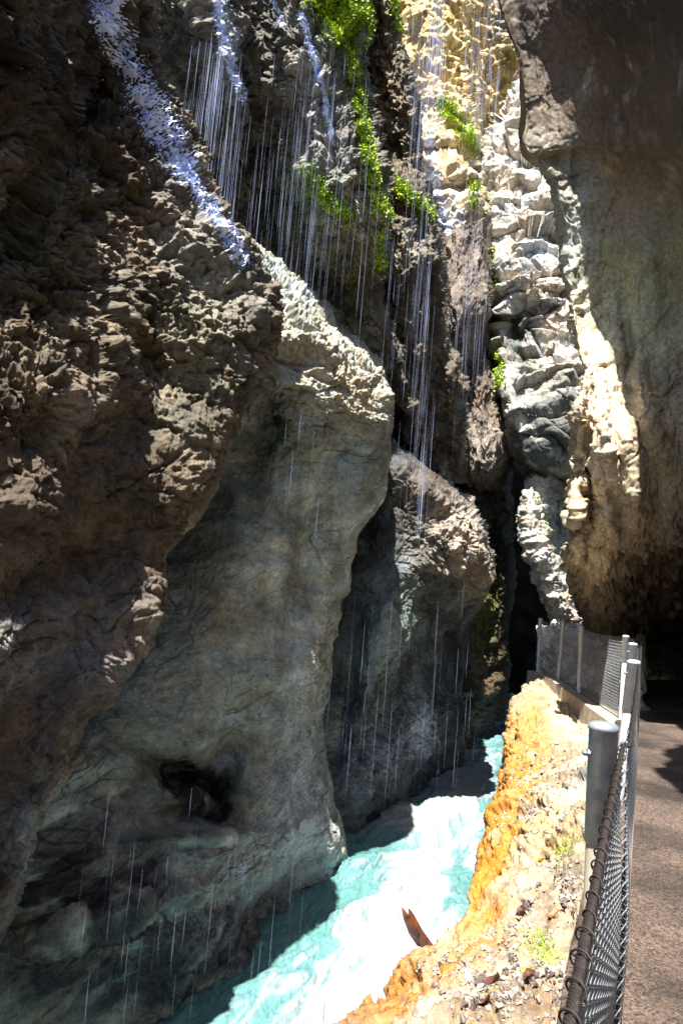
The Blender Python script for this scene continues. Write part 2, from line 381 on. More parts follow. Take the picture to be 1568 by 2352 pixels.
rock('bulging_buttress', rowsC, 720, 380, 'third buttress with a pale knobbly boss above dark blue-grey water-worn hollows', 'cliff',
     amps=(.35, .2, .06, .02), scl=(1.8, .7, .22, .07), seed=9.2, chunk=.07, facet=.04, fs=1.1,
     rough_mask=lambda x, y: .35 + 1.2*np.exp(-(((x-1050)/80)**2 + ((y-1250)/120)**2)) + .3*sstep(1550, 1700, y),
     bumps=[(1050, 1250, 60, 70, 20, -.8), (880, 1450, 60, 120, 10, -.6), (800, 1600, 30, 200, 8, .7), (955, 1520, 35, 130, 10, .7), (1010, 1400, 50, 30, 30, .4), (830, 1200, 60, 130, 0, .9)],
     palette=[(.015, .014, .013), (.035, .036, .036), (.075, .085, .09), (.15, .17, .18)],
     stains_shade=[(1050, 1230, 75, 80, 20, (.42, .35, .28), .9), (1100, 1330, 30, 70, 0, (.3, .24, .17), .7), (890, 1450, 60, 130, 10, (.22, .29, .28), .8), (880, 1750, 130, 80, -30, (.22, .25, .32), .5),
             (965, 1680, 20, 70, 0, (.5, .55, .65), .7), (960, 1110, 60, 50, 30, (.14, .10, .07), .6), (1000, 1720, 60, 40, 0, (.3, .33, .42), .5)],
     wet0=.5)
# --- fourth, low dark buttress at the river's far end (D)
rowsD = [
 [(980,980,30),(1080,1000,30),(1150,1050,31),(1165,1080,34),(1150,1080,38)],
 [(980,1100,25),(1080,1130,24),(1140,1180,25),(1168,1230,27),(1150,1230,36)],
 [(980,1300,23),(1080,1300,23),(1140,1310,24),(1176,1330,26),(1160,1330,36)],
 [(980,1450,22),(1070,1440,22.5),(1120,1430,23.5),(1163,1430,26),(1150,1430,36)],
 [(990,1600,21.5),(1070,1580,22),(1110,1570,23.5),(1155,1570,26.5),(1150,1570,36)],
 [(1000,1720,21),(1070,1700,22),(1105,1690,24),(1145,1650,28),(1145,1650,36)],
 [(1000,1800,21),(1070,1780,22),(1105,1760,24),(1150,1730,28),(1150,1730,36)],
]
rock('far_dark_buttress', rowsD, 400, 160, 'narrow dark buttress streaked olive green at the far bend of the river', 'cliff',
     amps=(.5, .3, .08, .03), scl=(2.2, .9, .3, .1), seed=1.9, palette=[(.02, .017, .014), (.04, .035, .025), (.065, .06, .045)],
     stains_shade=[(1110, 1400, 40, 90, 10, (.13, .13, .03), .9), (1110, 1550, 30, 80, 0, (.14, .10, .06), .7)], wet0=.4)

# --- upper left rock behind the first bulge (E)
rowsE = [
 [(230,-420,14),(360,-420,13),(470,-420,12.5),(590,-420,13.5),(690,-420,13),(780,-420,13),(850,-420,15),(840,-420,20)],
 [(270,-60,14),(380,-60,12.6),(480,-60,12.2),(600,-60,13.4),(700,-60,12.6),(790,-60,13),(842,-60,15),(835,-60,20)],
 [(320,150,14.5),(420,150,13.0),(520,150,12.5),(610,150,13.4),(710,150,12.6),(780,150,13),(826,150,15),(815,150,20)],
 [(380,300,15),(460,300,14.3),(560,310,13.6),(640,300,13.8),(725,290,12.8),(800,280,12.8),(848,270,14),(840,270,20)],
 [(430,440,15.5),(520,440,15),(610,450,14.4),(680,430,13.8),(740,410,12.8),(820,410,12.8),(880,420,14),(870,430,20)],
 [(480,580,16),(570,590,15.6),(650,590,15.2),(720,560,14.2),(775,540,13.4),(835,540,13.4),(886,560,14.6),(875,570,20)],
 [(560,700,17),(640,720,17),(710,740,16.5),(770,700,15.2),(810,680,14.6),(845,670,14.8),(882,680,16),(875,690,21)],
 [(640,830,18),(720,850,18),(790,850,17),(830,800,15.8),(860,780,15.4),(890,770,15.6),(915,780,17),(900,800,21)],
 [(700,1000,20),(780,1000,20),(830,960,19),(870,900,17),(905,880,16.6),(935,870,17),(965,890,18.5),(960,900,22)],
 [(800,1200,21),(850,1150,21),(890,1100,20),(930,1040,18.6),(960,1010,18.2),(990,990,18.6),(1010,1000,20),(1010,1000,24)],
]
rock('upper_left_cliff', rowsE, 900, 520, 'dark dripping upper cliff with a fringe of bright green moss down its right edge', 'cliff',
     amps=(.45, .22, .09, .03), scl=(2.0, .75, .24, .07), strata=((-.5, 0, 1), .7, .12), seed=3.3, stretch=(1.3, 1.3, .8), facet=.06, fs=1.3, chunk=.10,
     bumps=[(480, 120, 25, 200, -14, -.7), (560, 200, 30, 220, -14, .8), (690, 260, 25, 250, -14, -.5), (640, 470, 60, 160, -30, .7), (880, 980, 50, 130, 0, 1.4), (790, 790, 70, 80, 30, 1.2)],
     palette=[(.018, .015, .012), (.05, .042, .032), (.11, .095, .07), (.19, .17, .13)],
     stains_shade=[(760, 100, 60, 250, 0, (.12, .16, .06), .3), (830, 480, 60, 110, 0, (.30, .27, .2), .8), (740, 280, 50, 200, -10, (.34, .33, .33), .7), (620, 700, 200, 90, 30, (.05, .04, .035), .6),
             (510, 60, 25, 160, -10, (.4, .43, .5), .6), (860, 760, 50, 70, 0, (.33, .3, .24), .6), (720, 430, 60, 60, 30, (.10, .18, .05), .5)],
     wet0=.55)
# --- brown rib behind it (F)
rowsF = [
 [(800,-420,20),(840,-420,18.5),(890,-420,18),(905,-420,20),(895,-420,27)],
 [(800,0,20),(845,0,18),(885,0,17.6),(905,20,19),(895,20,27)],
 [(800,140,20),(850,140,18),(905,140,17.6),(932,140,19),(920,140,27)],
 [(810,260,20),(860,260,18),(915,250,17.4),(958,240,18.6),(945,240,27)],
 [(830,400,20),(880,400,17.8),(925,380,17.4),(962,370,18.6),(955,370,27)],
 [(850,480,19),(900,480,17),(950,470,16.8),(990,480,18),(980,480,27)],
 [(860,620,18.5),(910,620,16.8),(965,610,16.8),(1012,620,18),(1000,630,27)],
 [(870,760,18.5),(930,760,17.2),(980,750,17.4),(1018,750,18.8),(1005,760,27)],
 [(880,900,19),(950,900,18),(1010,900,18.2),(1058,900,19.6),(1045,900,28)],
 [(900,1020,19.6),(970,1020,18.6),(1020,1010,18.8),(1064,1040,20.2),(1050,1040,28)],
 [(950,1170,20),(1000,1150,20),(1030,1120,20.4),(1060,1110,22),(1050,1110,28)],
]
rock('brown_rib', rowsF, 700, 260, 'narrow brown rib of rock crossed by green moss behind the mossy edge', 'cliff',
     amps=(.35, .22, .09, .03), scl=(1.6, .8, .25, .08), strata=((-.5, 0, 1), .8, .14), seed=12.1, stretch=(1.2, 1.2, .8), facet=.07,
     bumps=[(930, 430, 60, 30, 30, -.5), (900, 300, 25, 160, -8, .4), (1000, 600, 30, 80, 0, -.4)],
     palette=[(.025, .018, .012), (.06, .045, .03), (.12, .10, .065), (.2, .175, .13)],
     stains_shade=[(880, 200, 50, 200, -6, (.18, .125, .06), .7), (960, 560, 40, 60, 0, (.3, .28, .24), .6), (990, 780, 60, 90, 0, (.14, .11, .07), .6)], wet0=.45)
# --- hanging brown curtain rock (F2)
rowsG = [
 [(960,560,25),(1010,540,24),(1060,520,23.5),(1110,500,24),(1118,500,27),(1110,500,32)],
 [(975,640,24),(1015,630,23),(1060,620,22.6),(1112,600,23.4),(1122,600,27),(1110,600,32)],
 [(985,740,24),(1020,735,22.8),(1060,730,22),(1115,700,22.8),(1130,710,26),(1120,710,32)],
 [(1000,800,24),(1030,800,22.8),(1070,780,22.2),(1105,765,23.4),(1128,760,26),(1120,760,32)],
 [(1010,920,24.5),(1050,920,23.5),(1090,920,23.0),(1130,900,23.4),(1150,900,26),(1140,900,32)],
 [(1020,1020,24.5),(1070,1020,23),(1110,1020,22.4),(1150,1000,22.6),(1178,1010,25),(1160,1010,32)],
 [(1030,1100,25),(1070,1100,23.4),(1110,1100,23),(1145,1080,23.6),(1165,1060,26),(1150,1070,32)],
 [(1030,1150,28),(1070,1160,27),(1110,1150,27),(1140,1130,27),(1150,1100,29),(1140,1100,34)],
]
rock('hanging_curtain_rock', rowsG, 420, 230, 'smooth brown fluted rock hanging like a curtain below the pale ledges', 'cliff',
     amps=(.35, .22, .06, .02), scl=(1.6, .6, .2, .08), seed=7.4, stretch=(1.6, 1.6, .45),
     bumps=[(1100, 800, 25, 50, 0, .8), (1060, 850, 30, 60, 0, .9)],
     palette=[(.07, .055, .045), (.14, .11, .09), (.22, .17, .14)], stains_shade=[(1115, 1020, 40, 50, 0, (.3, .27, .22), .7), (1080, 860, 60, 70, 0, (.06, .05, .045), .7)], wet0=.4)
# --- far sunlit ledges (G)
rowsH = [
 [(850,-420,34),(930,-420,31),(1010,-420,30),(1080,-420,31),(1150,-420,31),(1230,-420,32),(1300,-420,36)],
 [(850,-60,33),(920,-60,30),(1000,-60,29),(1080,-60,31),(1130,-60,32),(1200,-60,32),(1280,-60,35)],
 [(870,90,32),(935,90,29),(1000,90,28),(1065,90,29),(1110,100,32),(1170,90,32),(1260,90,34)],
 [(880,170,31),(945,180,28),(1010,190,27),(1075,190,28),(1110,190,32),(1160,180,32),(1260,190,34)],
 [(880,270,30),(955,240,27.5),(1020,260,26.2),(1080,260,27),(1110,260,32),(1150,270,32.5),(1250,270,34)],
 [(890,350,29),(960,330,26),(1030,320,25.5),(1095,360,26.5),(1110,350,32),(1150,350,33),(1250,350,34)],
 [(900,430,28),(965,415,25),(1040,420,24.6),(1100,425,25.6),(1120,430,32),(1150,430,33),(1250,430,34)],
 [(910,500,27),(975,480,24.6),(1050,480,24.0),(1108,500,25),(1125,510,31),(1150,510,33),(1250,510,34)],
 [(920,580,27),(990,570,24.8),(1040,590,24.4),(1080,600,25.4),(1120,600,31),(1150,600,33),(1250,600,34)],
 [(930,700,28),(1000,700,27),(1040,700,27),(1080,700,28),(1120,700,31),(1150,700,33),(1250,700,34)],
]
rock('far_sunlit_cliff', rowsH, 640, 360, 'far sunlit yellow and white ledges with water raining over them at the top', 'cliff',
     amps=(.6, .3, .06, .02), scl=(2.4, 1.3, .5, .16), strata=((.1, 0, 1), 1.8, .2), seed=4.4, chunk=.14, facet=.045, fs=2.4,
     bumps=[(1000, 345, 60, 14, 0, .8), (1050, 430, 60, 10, 0, .9), (950, 440, 40, 40, 0, .6), (1090, 80, 12, 150, 0, 1.2)],
     palette=[(.26, .15, .035), (.48, .33, .11), (.64, .50, .24), (.72, .65, .48)],
     stains_shade=[(1150, 50, 40, 100, 0, (.16, .15, .14), .8), (1165, 180, 30, 100, 0, (.22, .18, .06), .8), (1030, 500, 90, 120, 0, (.6, .57, .58), .7), (1000, 250, 60, 50, 0, (.6, .56, .48), .6),
             (1070, 300, 60, 14, 48, (.25, .38, .06), .95), (1120, 290, 25, 80, 0, (.28, .24, .1), .7), (960, 120, 40, 80, 0, (.4, .3, .13), .5)], wet0=.25)
# --- white block wall behind the overhang (H)
rowsI = [
 [(1225,100,32),(1240,100,29),(1290,100,29),(1360,100,29),(1430,100,30)],
 [(1205,190,31),(1195,200,27.5),(1250,200,27),(1330,200,27),(1430,200,28)],
 [(1160,290,31),(1132,300,26.6),(1210,300,25.8),(1300,300,25.6),(1420,300,26)],
 [(1130,380,30),(1100,385,26.4),(1190,385,25.2),(1290,380,25),(1420,380,25)],
 [(1130,520,29),(1106,520,25.4),(1190,520,24.4),(1300,520,24.2),(1430,520,24)],
 [(1150,640,29),(1128,640,24.8),(1200,640,23.8),(1310,640,23.6),(1440,640,23)],
 [(1160,740,28),(1142,740,24.6),(1210,740,24.0),(1310,740,23.6),(1440,740,22)],
 [(1165,840,28),(1148,840,23.6),(1210,850,23.2),(1320,830,22.4),(1440,830,22)],
 [(1180,960,28),(1160,930,22.8),(1220,940,22.0),(1320,930,21.6),(1440,930,21)],
 [(1200,1020,27),(1160,1000,22.8),(1230,1020,21.6),(1330,1010,21.6),(1440,1010,21)],
 [(1220,1040,27),(1190,1060,24),(1245,1085,23),(1330,1090,23),(1440,1090,22)],
 [(1220,1060,31),(1210,1080,29),(1270,1100,28),(1340,1110,28),(1440,1110,26)],
]
rowsI = [[(x, y, d + max(0, (640-y)/640.*2.6)) for x, y, d in r] for r in rowsI]
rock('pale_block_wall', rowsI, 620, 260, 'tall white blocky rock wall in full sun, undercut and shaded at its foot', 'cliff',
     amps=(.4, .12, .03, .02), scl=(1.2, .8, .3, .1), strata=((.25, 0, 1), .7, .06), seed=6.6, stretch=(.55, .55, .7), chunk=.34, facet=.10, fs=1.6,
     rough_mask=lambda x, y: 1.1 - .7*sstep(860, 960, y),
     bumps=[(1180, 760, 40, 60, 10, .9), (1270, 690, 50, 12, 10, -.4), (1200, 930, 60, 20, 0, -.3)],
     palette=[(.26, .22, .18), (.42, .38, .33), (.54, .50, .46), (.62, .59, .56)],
     stains_shade=[(1190, 780, 60, 90, 0, (.10, .11, .10), 1.1), (1240, 1020, 120, 70, 0, (.06, .08, .08), 1.4), (1300, 940, 50, 60, 0, (.08, .08, .07), 1.0), (1130, 600, 14, 60, 0, (.16, .2, .05), .6), (1250, 900, 90, 90, 0, (.24, .24, .22), .5), (1110, 470, 12, 50, 0, (.2, .25, .05), .6)], wet0=.15)  # dark spots at the foot put its shade into the colour
# --- pale pillar standing in the dark cleft (J)
rowsJ = [
 [(1255,1040,26),(1250,1040,24),(1275,1040,24),(1310,1040,25),(1380,1040,27)],
 [(1235,1110,26),(1212,1110,22.6),(1245,1120,22.4),(1300,1130,24),(1380,1130,25)],
 [(1225,1200,25),(1200,1200,21.8),(1235,1200,21.6),(1290,1220,23.6),(1380,1220,24)],
 [(1240,1260,25),(1208,1262,21.6),(1250,1270,21.2),(1300,1290,23),(1380,1290,24)],
 [(1265,1340,25),(1238,1345,21.6),(1285,1345,21.2),(1330,1350,22),(1380,1350,24)],
 [(1280,1400,25),(1262,1400,21.8),(1305,1400,21.2),(1345,1400,21.6),(1400,1400,24)],
 [(1300,1470,25),(1280,1480,21.8),(1320,1480,21.2),(1360,1480,21.6),(1420,1480,24)],
 [(1300,1640,25),(1280,1640,21.8),(1320,1640,21.2),(1360,1640,21.6),(1420,1640,24)],
]
rock('pale_pillar', rowsJ, 330, 170, 'slim leaning pale rock pillar lit by the sun inside the dark cleft', 'rock',
     amps=(.3, .22, .08, .03), scl=(1.3, .6, .25, .1), seed=8.8, chunk=.08,
     palette=[(.28, .24, .19), (.42, .38, .33), (.5, .48, .44)], stains_shade=[(1300, 1200, 40, 120, 0, (.05, .06, .06), .9), (1250, 1200, 14, 60, -20, (.3, .36, .14), .5)], wet0=.2)  # dark spot on the right edge is painted shade

# --- right wall and overhang (I)
silR = [(2000,-700,13),(1680,-420,13),(1400,-190,13),(1148,-70,13.2),(1192,150,13.4),(1200,250,13.5),(1202,340,13.5),(1252,385,13.6),(1288,490,13.6),(1308,680,13.4),(1325,790,13.0),(1350,860,12.6),(1330,930,12.3),(1322,1010,12.1),
        (1316,1150,12.0),(1312,1255,12.6),(1312,1310,15.2),(1340,1380,17.6),(1352,1440,18.8),(1372,1520,19),(1390,1700,19)]
rr = []
_ys = [a[1] for a in silR]; _sx = lambda y: np.interp(y, [-700, -70, 0, 250, 340, 400, 490, 680, 900, 1440, 1700], [1900, 1160, 1165, 1202, 1214, 1256, 1290, 1312, 1335, 1352, 1390])
for k, (x, y, d) in enumerate(silR):
    sx0 = float(_sx(y)); x_ = x; dsm = float(np.interp(y, [-700, 340, 680, 1000, 1240, 1500], [13, 13.4, 13.4, 12.1, 12.2, 18.9]))
    t = max(0, min(1, (y - 250)/1150.))
    near = 4.6 + 4.0*t**1.2
    ov = max(0, -y)*.55; xs = [x+35, x+6, x, x*.5+(sx0+30)*.5+15, max(sx0, x)+110, max(sx0, x)+185, max(sx0, x)+285, max(1740, x+420), 2100+ov*1.3, 2700+ov]
    tt = float(sstep(350, 800, y)); f = [0, 0, 0] + [a*(1-tt) + b_*tt for a, b_ in zip((.0, .04, .11, .26, .72, 1, 1), (.0, .03, .08, .20, .75, 1, 1))]
    ds = [d+2.2, d+1.1, d] + [dsm*(1-q) + near*q for q in f[3:]]
    ds[-1] = near - .7; ds[-2] = near - .25
    rr.append([(a, y, b) for a, b in zip(xs, ds)])
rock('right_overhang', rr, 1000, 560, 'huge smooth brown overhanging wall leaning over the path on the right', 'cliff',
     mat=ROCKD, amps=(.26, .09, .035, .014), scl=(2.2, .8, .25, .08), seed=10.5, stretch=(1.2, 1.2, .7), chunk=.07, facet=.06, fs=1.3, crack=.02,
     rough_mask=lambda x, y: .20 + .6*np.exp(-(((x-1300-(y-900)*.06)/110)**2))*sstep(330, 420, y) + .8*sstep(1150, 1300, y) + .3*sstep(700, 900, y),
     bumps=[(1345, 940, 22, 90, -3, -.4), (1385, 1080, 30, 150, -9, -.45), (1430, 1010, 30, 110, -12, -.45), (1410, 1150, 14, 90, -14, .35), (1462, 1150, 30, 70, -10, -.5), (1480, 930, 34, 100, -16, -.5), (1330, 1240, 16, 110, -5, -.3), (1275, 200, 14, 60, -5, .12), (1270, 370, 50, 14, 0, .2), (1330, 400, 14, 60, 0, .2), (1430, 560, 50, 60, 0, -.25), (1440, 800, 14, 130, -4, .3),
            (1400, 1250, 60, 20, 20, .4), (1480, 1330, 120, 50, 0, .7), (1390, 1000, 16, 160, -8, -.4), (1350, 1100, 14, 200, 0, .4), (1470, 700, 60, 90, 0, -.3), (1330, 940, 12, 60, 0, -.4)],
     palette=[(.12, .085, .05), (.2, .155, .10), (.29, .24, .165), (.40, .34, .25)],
     stains_shade=[(1350, 250, 90, 420, -18, (.15, .09, .055), .8), (1440, 300, 40, 420, -18, (.11, .12, .075), .8), (1500, 500, 50, 400, -18, (.17, .12, .09), .7), (1560, 100, 130, 330, -12, (.03, .025, .02), 1.1), (1420, 30, 270, 120, 0, (.022, .014, .009), 1.6), (1440, 220, 170, 170, -15, (.075, .045, .028), 1.0), (1300, 120, 80, 150, -5, (.10, .065, .045), 1.0), (1320, 560, 45, 170, -5, (.40, .44, .40), .9),  # dark spots toward the top right: shade put into the colour
             (1400, 620, 60, 200, -5, (.24, .2, .1), .5), (1470, 760, 120, 220, 0, (.34, .36, .22), .8), (1385, 980, 75, 260, -8, (.66, .55, .40), 1.1), (1480, 950, 100, 160, 0, (.48, .39, .26), .8),  # cream strip: sunlight put into the stone colour
             (1500, 1150, 90, 90, 0, (.3, .26, .18), .5), (1530, 1370, 140, 130, 0, (.035, .027, .02), 1.1), (1360, 1230, 45, 130, -5, (.68, .55, .38), 1.0), (1430, 480, 40, 50, 0, (.28, .17, .12), .6)],  # low dark spot paints the undercut's shade, cream spot continues the painted sun
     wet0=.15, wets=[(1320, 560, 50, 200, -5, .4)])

# --- back of the gorge that closes every gap, cleft shade painted near-black
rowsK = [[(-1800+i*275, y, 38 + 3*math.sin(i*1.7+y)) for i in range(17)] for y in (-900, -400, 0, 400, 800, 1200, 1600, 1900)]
rock('gorge_end', rowsK, 200, 340, 'rock closing the gorge, blackened to paint the shade of the cleft', 'cliff', mat=ROCKB, wet0=0, amps=(1.2, .6, .2, .05), scl=(3.5, 1.5, .5, .2),
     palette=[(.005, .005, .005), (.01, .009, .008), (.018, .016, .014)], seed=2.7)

rowsR = [
 [(1230,1440,21),(1300,1440,20.6),(1360,1440,20),(1420,1440,19),(1480,1450,18)],
 [(1235,1470,19.8),(1300,1470,19.2),(1360,1475,18.4),(1420,1480,17.4),(1480,1490,16.5)],
 [(1240,1510,19.2),(1300,1515,18.4),(1360,1520,17.2),(1420,1530,16),(1480,1540,15)],
 [(1245,1545,18.6),(1300,1560,17.2),(1360,1580,15.6),(1420,1600,14),(1480,1610,13)],
 [(1245,1560,18.6),(1300,1580,17.2),(1360,1610,15.6),(1420,1640,14),(1480,1650,13)],
]
rock('rubble_bank', rowsR, 160, 240, 'pale rubble bank seen through the mesh at the far bend of the path', 'rock',
     amps=(.25, .2, .12, .04), scl=(1.2, .6, .25, .1), seed=21.0, chunk=.12, facet=.1,
     palette=[(.35, .3, .25), (.6, .55, .47), (.78, .74, .68), (.5, .56, .3)], wet0=.1)

# ================================================================== WATER
wr_, wc_ = 760, 560
dep = np.geomspace(4.0, 48, wr_); pxs = np.linspace(60, 1420, wc_)
X0 = (pxs[None, :]-784)/FPX*dep[:, None] + .12*0
Wg = np.stack([X0, np.repeat(dep[:, None], wc_, 1), np.full_like(X0, WATER_Z)], -1)
wp = Wg.reshape(-1, 3)
fl = np.array([.42, .9]); fl = fl/np.linalg.norm(fl)
al = wp[:, 0]*fl[0] + wp[:, 1]*fl[1]; ac = wp[:, 0]*fl[1] - wp[:, 1]*fl[0]
qx = np.stack([ac*1.0, al*.42, np.zeros_like(al)], -1)
wa = fbm(qx*.9, 3)
qx2 = qx + np.stack([wa*.9, fbm(qx*.9+7, 2)*.6, wa*0], -1)
hgt = .20*fbm(qx2*.8, 2) + .10*ridged(qx2*1.7, 3) + .03*ridged(qx2*5, 2) + .012*fbm(qx2*14, 2)
pxw, pyw, dw = proj(wp)
def gs(x, y, rx, ry, ang=0):
    ca, sa = math.cos(math.radians(ang)), math.sin(math.radians(ang))
    X = ((pxw-x)*ca + (pyw-y)*sa)/rx; Y = (-(pxw-x)*sa + (pyw-y)*ca)/ry
    return np.exp(-(X*X+Y*Y))
bias = (1.1*gs(820, 2270, 230, 130, -25) + 1.0*gs(960, 2080, 80, 160, 20) + 1.0*gs(1000, 1870, 130, 35, -15) + .9*gs(1080, 1780, 90, 45, -25) + .7*gs(960, 1950, 90, 60)
        + .5*gs(620, 2352, 160, 60, -20) + .5*gs(1085, 1930, 40, 60) - .6*gs(1130, 1660, 60, 30) - .6*gs(560, 2190, 160, 60, -35) - .5*gs(1050, 2020, 40, 60) - .5*gs(800, 1990, 60, 50) - .3*gs(700, 2090, 60, 40, -30))
streak = .8*fbm(np.stack([qx2[:, 0]*3.2, qx2[:, 1]*1.5, al*0], -1), 5, gain=.62) + .45*fbm(np.stack([qx2[:, 0]*9, qx2[:, 1]*2.2, al*0+4], -1), 4, gain=.7)
foam = np.clip(.55 + .70*(bias-.45) + 1.25*streak + .5*(hgt/.15)*.4, 0, 1)
foam = sstep(.15, 1.0, foam)
hgt = hgt*(.55 + .6*foam) + .25*gs(1000, 1880, 120, 25, -15) - .12*gs(960, 1945, 100, 20, -10)
wp2 = wp.copy(); wp2[:, 2] += hgt
wm, n, b = newmat('river_water'); N = n.nodes; L = n.links
at = N.new('ShaderNodeVertexColor'); at.layer_name = 'Col'
ge = N.new('ShaderNodeNewGeometry'); no = N.new('ShaderNodeTexNoise'); no.inputs['Scale'].default_value = 7; no.inputs['Detail'].default_value = 7
mp = N.new('ShaderNodeMapping'); mp.inputs['Rotation'].default_value[2] = math.radians(25); mp.inputs['Scale'].default_value = (1, .35, 1)
L.new(ge.outputs['Position'], mp.inputs['Vector']); L.new(mp.outputs[0], no.inputs['Vector'])
bp = N.new('ShaderNodeBump'); bp.inputs['Strength'].default_value = .35; bp.inputs['Distance'].default_value = .1
L.new(no.outputs['Fac'], bp.inputs['Height']); L.new(bp.outputs[0], b.inputs['Normal'])
n3 = N.new('ShaderNodeTexNoise'); n3.inputs['Scale'].default_value = 16; n3.inputs['Detail'].default_value = 9; n3.inputs['Roughness'].default_value = .75; n3.inputs['Distortion'].default_value = .8
L.new(mp.outputs[0], n3.inputs['Vector']); m3 = N.new('ShaderNodeMapRange'); m3.inputs['From Min'].default_value = .32; m3.inputs['From Max'].default_value = .68; m3.inputs['To Min'].default_value = .55; m3.inputs['To Max'].default_value = 1.4
L.new(n3.outputs['Fac'], m3.inputs['Value']); sm = N.new('ShaderNodeVectorMath'); sm.operation = 'SCALE'; L.new(at.outputs['Color'], sm.inputs[0]); L.new(m3.outputs['Result'], sm.inputs['Scale'])
L.new(sm.outputs[0], b.inputs['Base Color']); b.inputs['IOR'].default_value = 1.33
at2 = N.new('ShaderNodeAttribute'); at2.attribute_name = 'wet'; mr = N.new('ShaderNodeMapRange'); mr.inputs['To Min'].default_value = .12; mr.inputs['To Max'].default_value = .7
L.new(at2.outputs['Fac'], mr.inputs['Value']); L.new(mr.outputs['Result'], b.inputs['Roughness'])
deep = np.array([.085, .21, .20]); mid = np.array([.105, .22, .24]); whi = np.array([.27, .30, .315])
f = foam[:, None]
wc = np.where(f < .4, deep + (mid-deep)*(f/.4), mid + (whi-mid)*((f-.4)/.6))
o = mesh_obj('river', wp2, grid_faces(wr_, wc_), wm, cols=wc, wet=foam)
tag(o, 'turquoise glacial river foaming white between the rock walls', 'river', kind='structure')
me = o.data
if me.polygons[1000].normal.z < 0: me.flip_normals()

# ================================================================== LEDGE ROCK between path and river
def fence_x(y): return .42*y - .08
rim = [(560,2800,-1.7),(770,2356,-1.6),(865,2294,-1.5),(903,2228,-1.42),(985,2174,-1.3),(1078,2110,-1.25),(1087,2052,-1.0),(1100,1972,-.92),(1108,1918,-.88),(1124,1862,-.82),(1158,1814,-.78),(1163,1780,-.98),(1160,1712,-.85),(1168,1650,-.65),(1176,1602,-.42),(1206,1572,-.3),(1240,1556,-.3),(1262,1540,-.35)]
FP = [(.73,.24),(2.57,1.0),(5.9,2.40),(9.0,3.70),(11.4,4.66)]
_fp = [P(np.array(x), np.array(y), np.array(d)) for x, y, d in ((1385.,1662.,2.6),(1440.,1506.,5.95),(1453.,1466.,9.0),(1435.,1450.,11.4),(1335.,1434.,14.6),(1290.,1428.,16.8),(1240.,1427.,18.2))]
FENCE = [(-.2, -.24)] + [(float(p[1]), float(p[0])) for p in _fp]
print('FENCE', FENCE)
STEP_Y = 10.4; FAR_Z = -.24
def fpt(y):
    ys = [a for a, b in FENCE]; xs = [b for a, b in FENCE]
    return np.interp(y, ys, xs)
rowsL = []
for k, (x, y, z) in enumerate(rim):
    r0 = PZ(x, y, z)
    yy = r0[1]
    # how far along the path this row meets the fence
    fy = [1.0, 2.0, 2.9, 3.5, 4.3, 5.2, 5.9, 6.7, 7.3, 8.1, 9.0, 9.8, 11.0, 12.3, 13.4, 14.6, 15.8, 17.5][k]
    fx = float(fpt(fy)) - .16
    kz = -.05 if fy < 8 else -.05 - .55*min(1, (fy-8)/2.)
    e = np.array([fx, fy, kz])
    out = r0 - e; out[2] = 0; out /= np.linalg.norm(out)
    r0 = r0 - out*.09
    row = [r0 + np.array([0, 0, -(z+5.2)]) + out*.1, r0 + np.array([0, 0, -1.1]) + out*.10, r0 + np.array([0, 0, -.35]) + out*.06, r0]
    for t, dz in ((.25, .10), (.5, .12), (.75, .06)):
        q = r0*(1-t) + e*t; q[2] = z*(1-t)**1.3 + kz*(1-(1-t)**1.3) + dz*.6; row.append(q)
    row += [e, e + np.array([.3, -.1, -.35]), e + np.array([.4, -.15, -1.3])]
    rowsL.append(row)
rock('rock_ledge', rowsL, 900, 520, 'white and orange stained rock ledge in full sun between the fence and the river', 'rock', mat=ROCKL, world=True, flip=-1.0,
     amps=(.15, .09, .028, .010), scl=(.9, .42, .13, .035), seed=13.0, chunk=.07, facet=.025,
     palette=[(.15, .105, .065), (.26, .20, .135), (.36, .30, .23), (.44, .40, .34)],
     stains_shade=[(1125, 1980, 55, 210, 12, (.42, .17, .02), 1.3), (1190, 1740, 70, 130, 20, (.38, .17, .03), 1.2), (980, 2230, 150, 45, -25, (.40, .19, .04), .9), (1200, 1680, 40, 90, 0, (.38, .2, .06), .7), (900, 2310, 120, 60, -20, (.33, .14, .03), 1.2), (1190, 1580, 40, 40, 0, (.3, .26, .2), .7),
             (1010, 2170, 60, 25, -20, (.4, .26, .1), .6), (830, 2340, 70, 60, 0, (.3, .16, .07), .8), (1290, 1620, 40, 60, 0, (.6, .5, .3), .5), (1260, 1900, 60, 60, 0, (.5, .35, .14), .4),
             (1230, 2200, 70, 40, 0, (.4, .36, .3), .5), (1250, 2190, 30, 25, 0, (.28, .38, .06), .5), (1110, 2310, 40, 25, 0, (.25, .3, .1), .4)],
     wet0=.05)

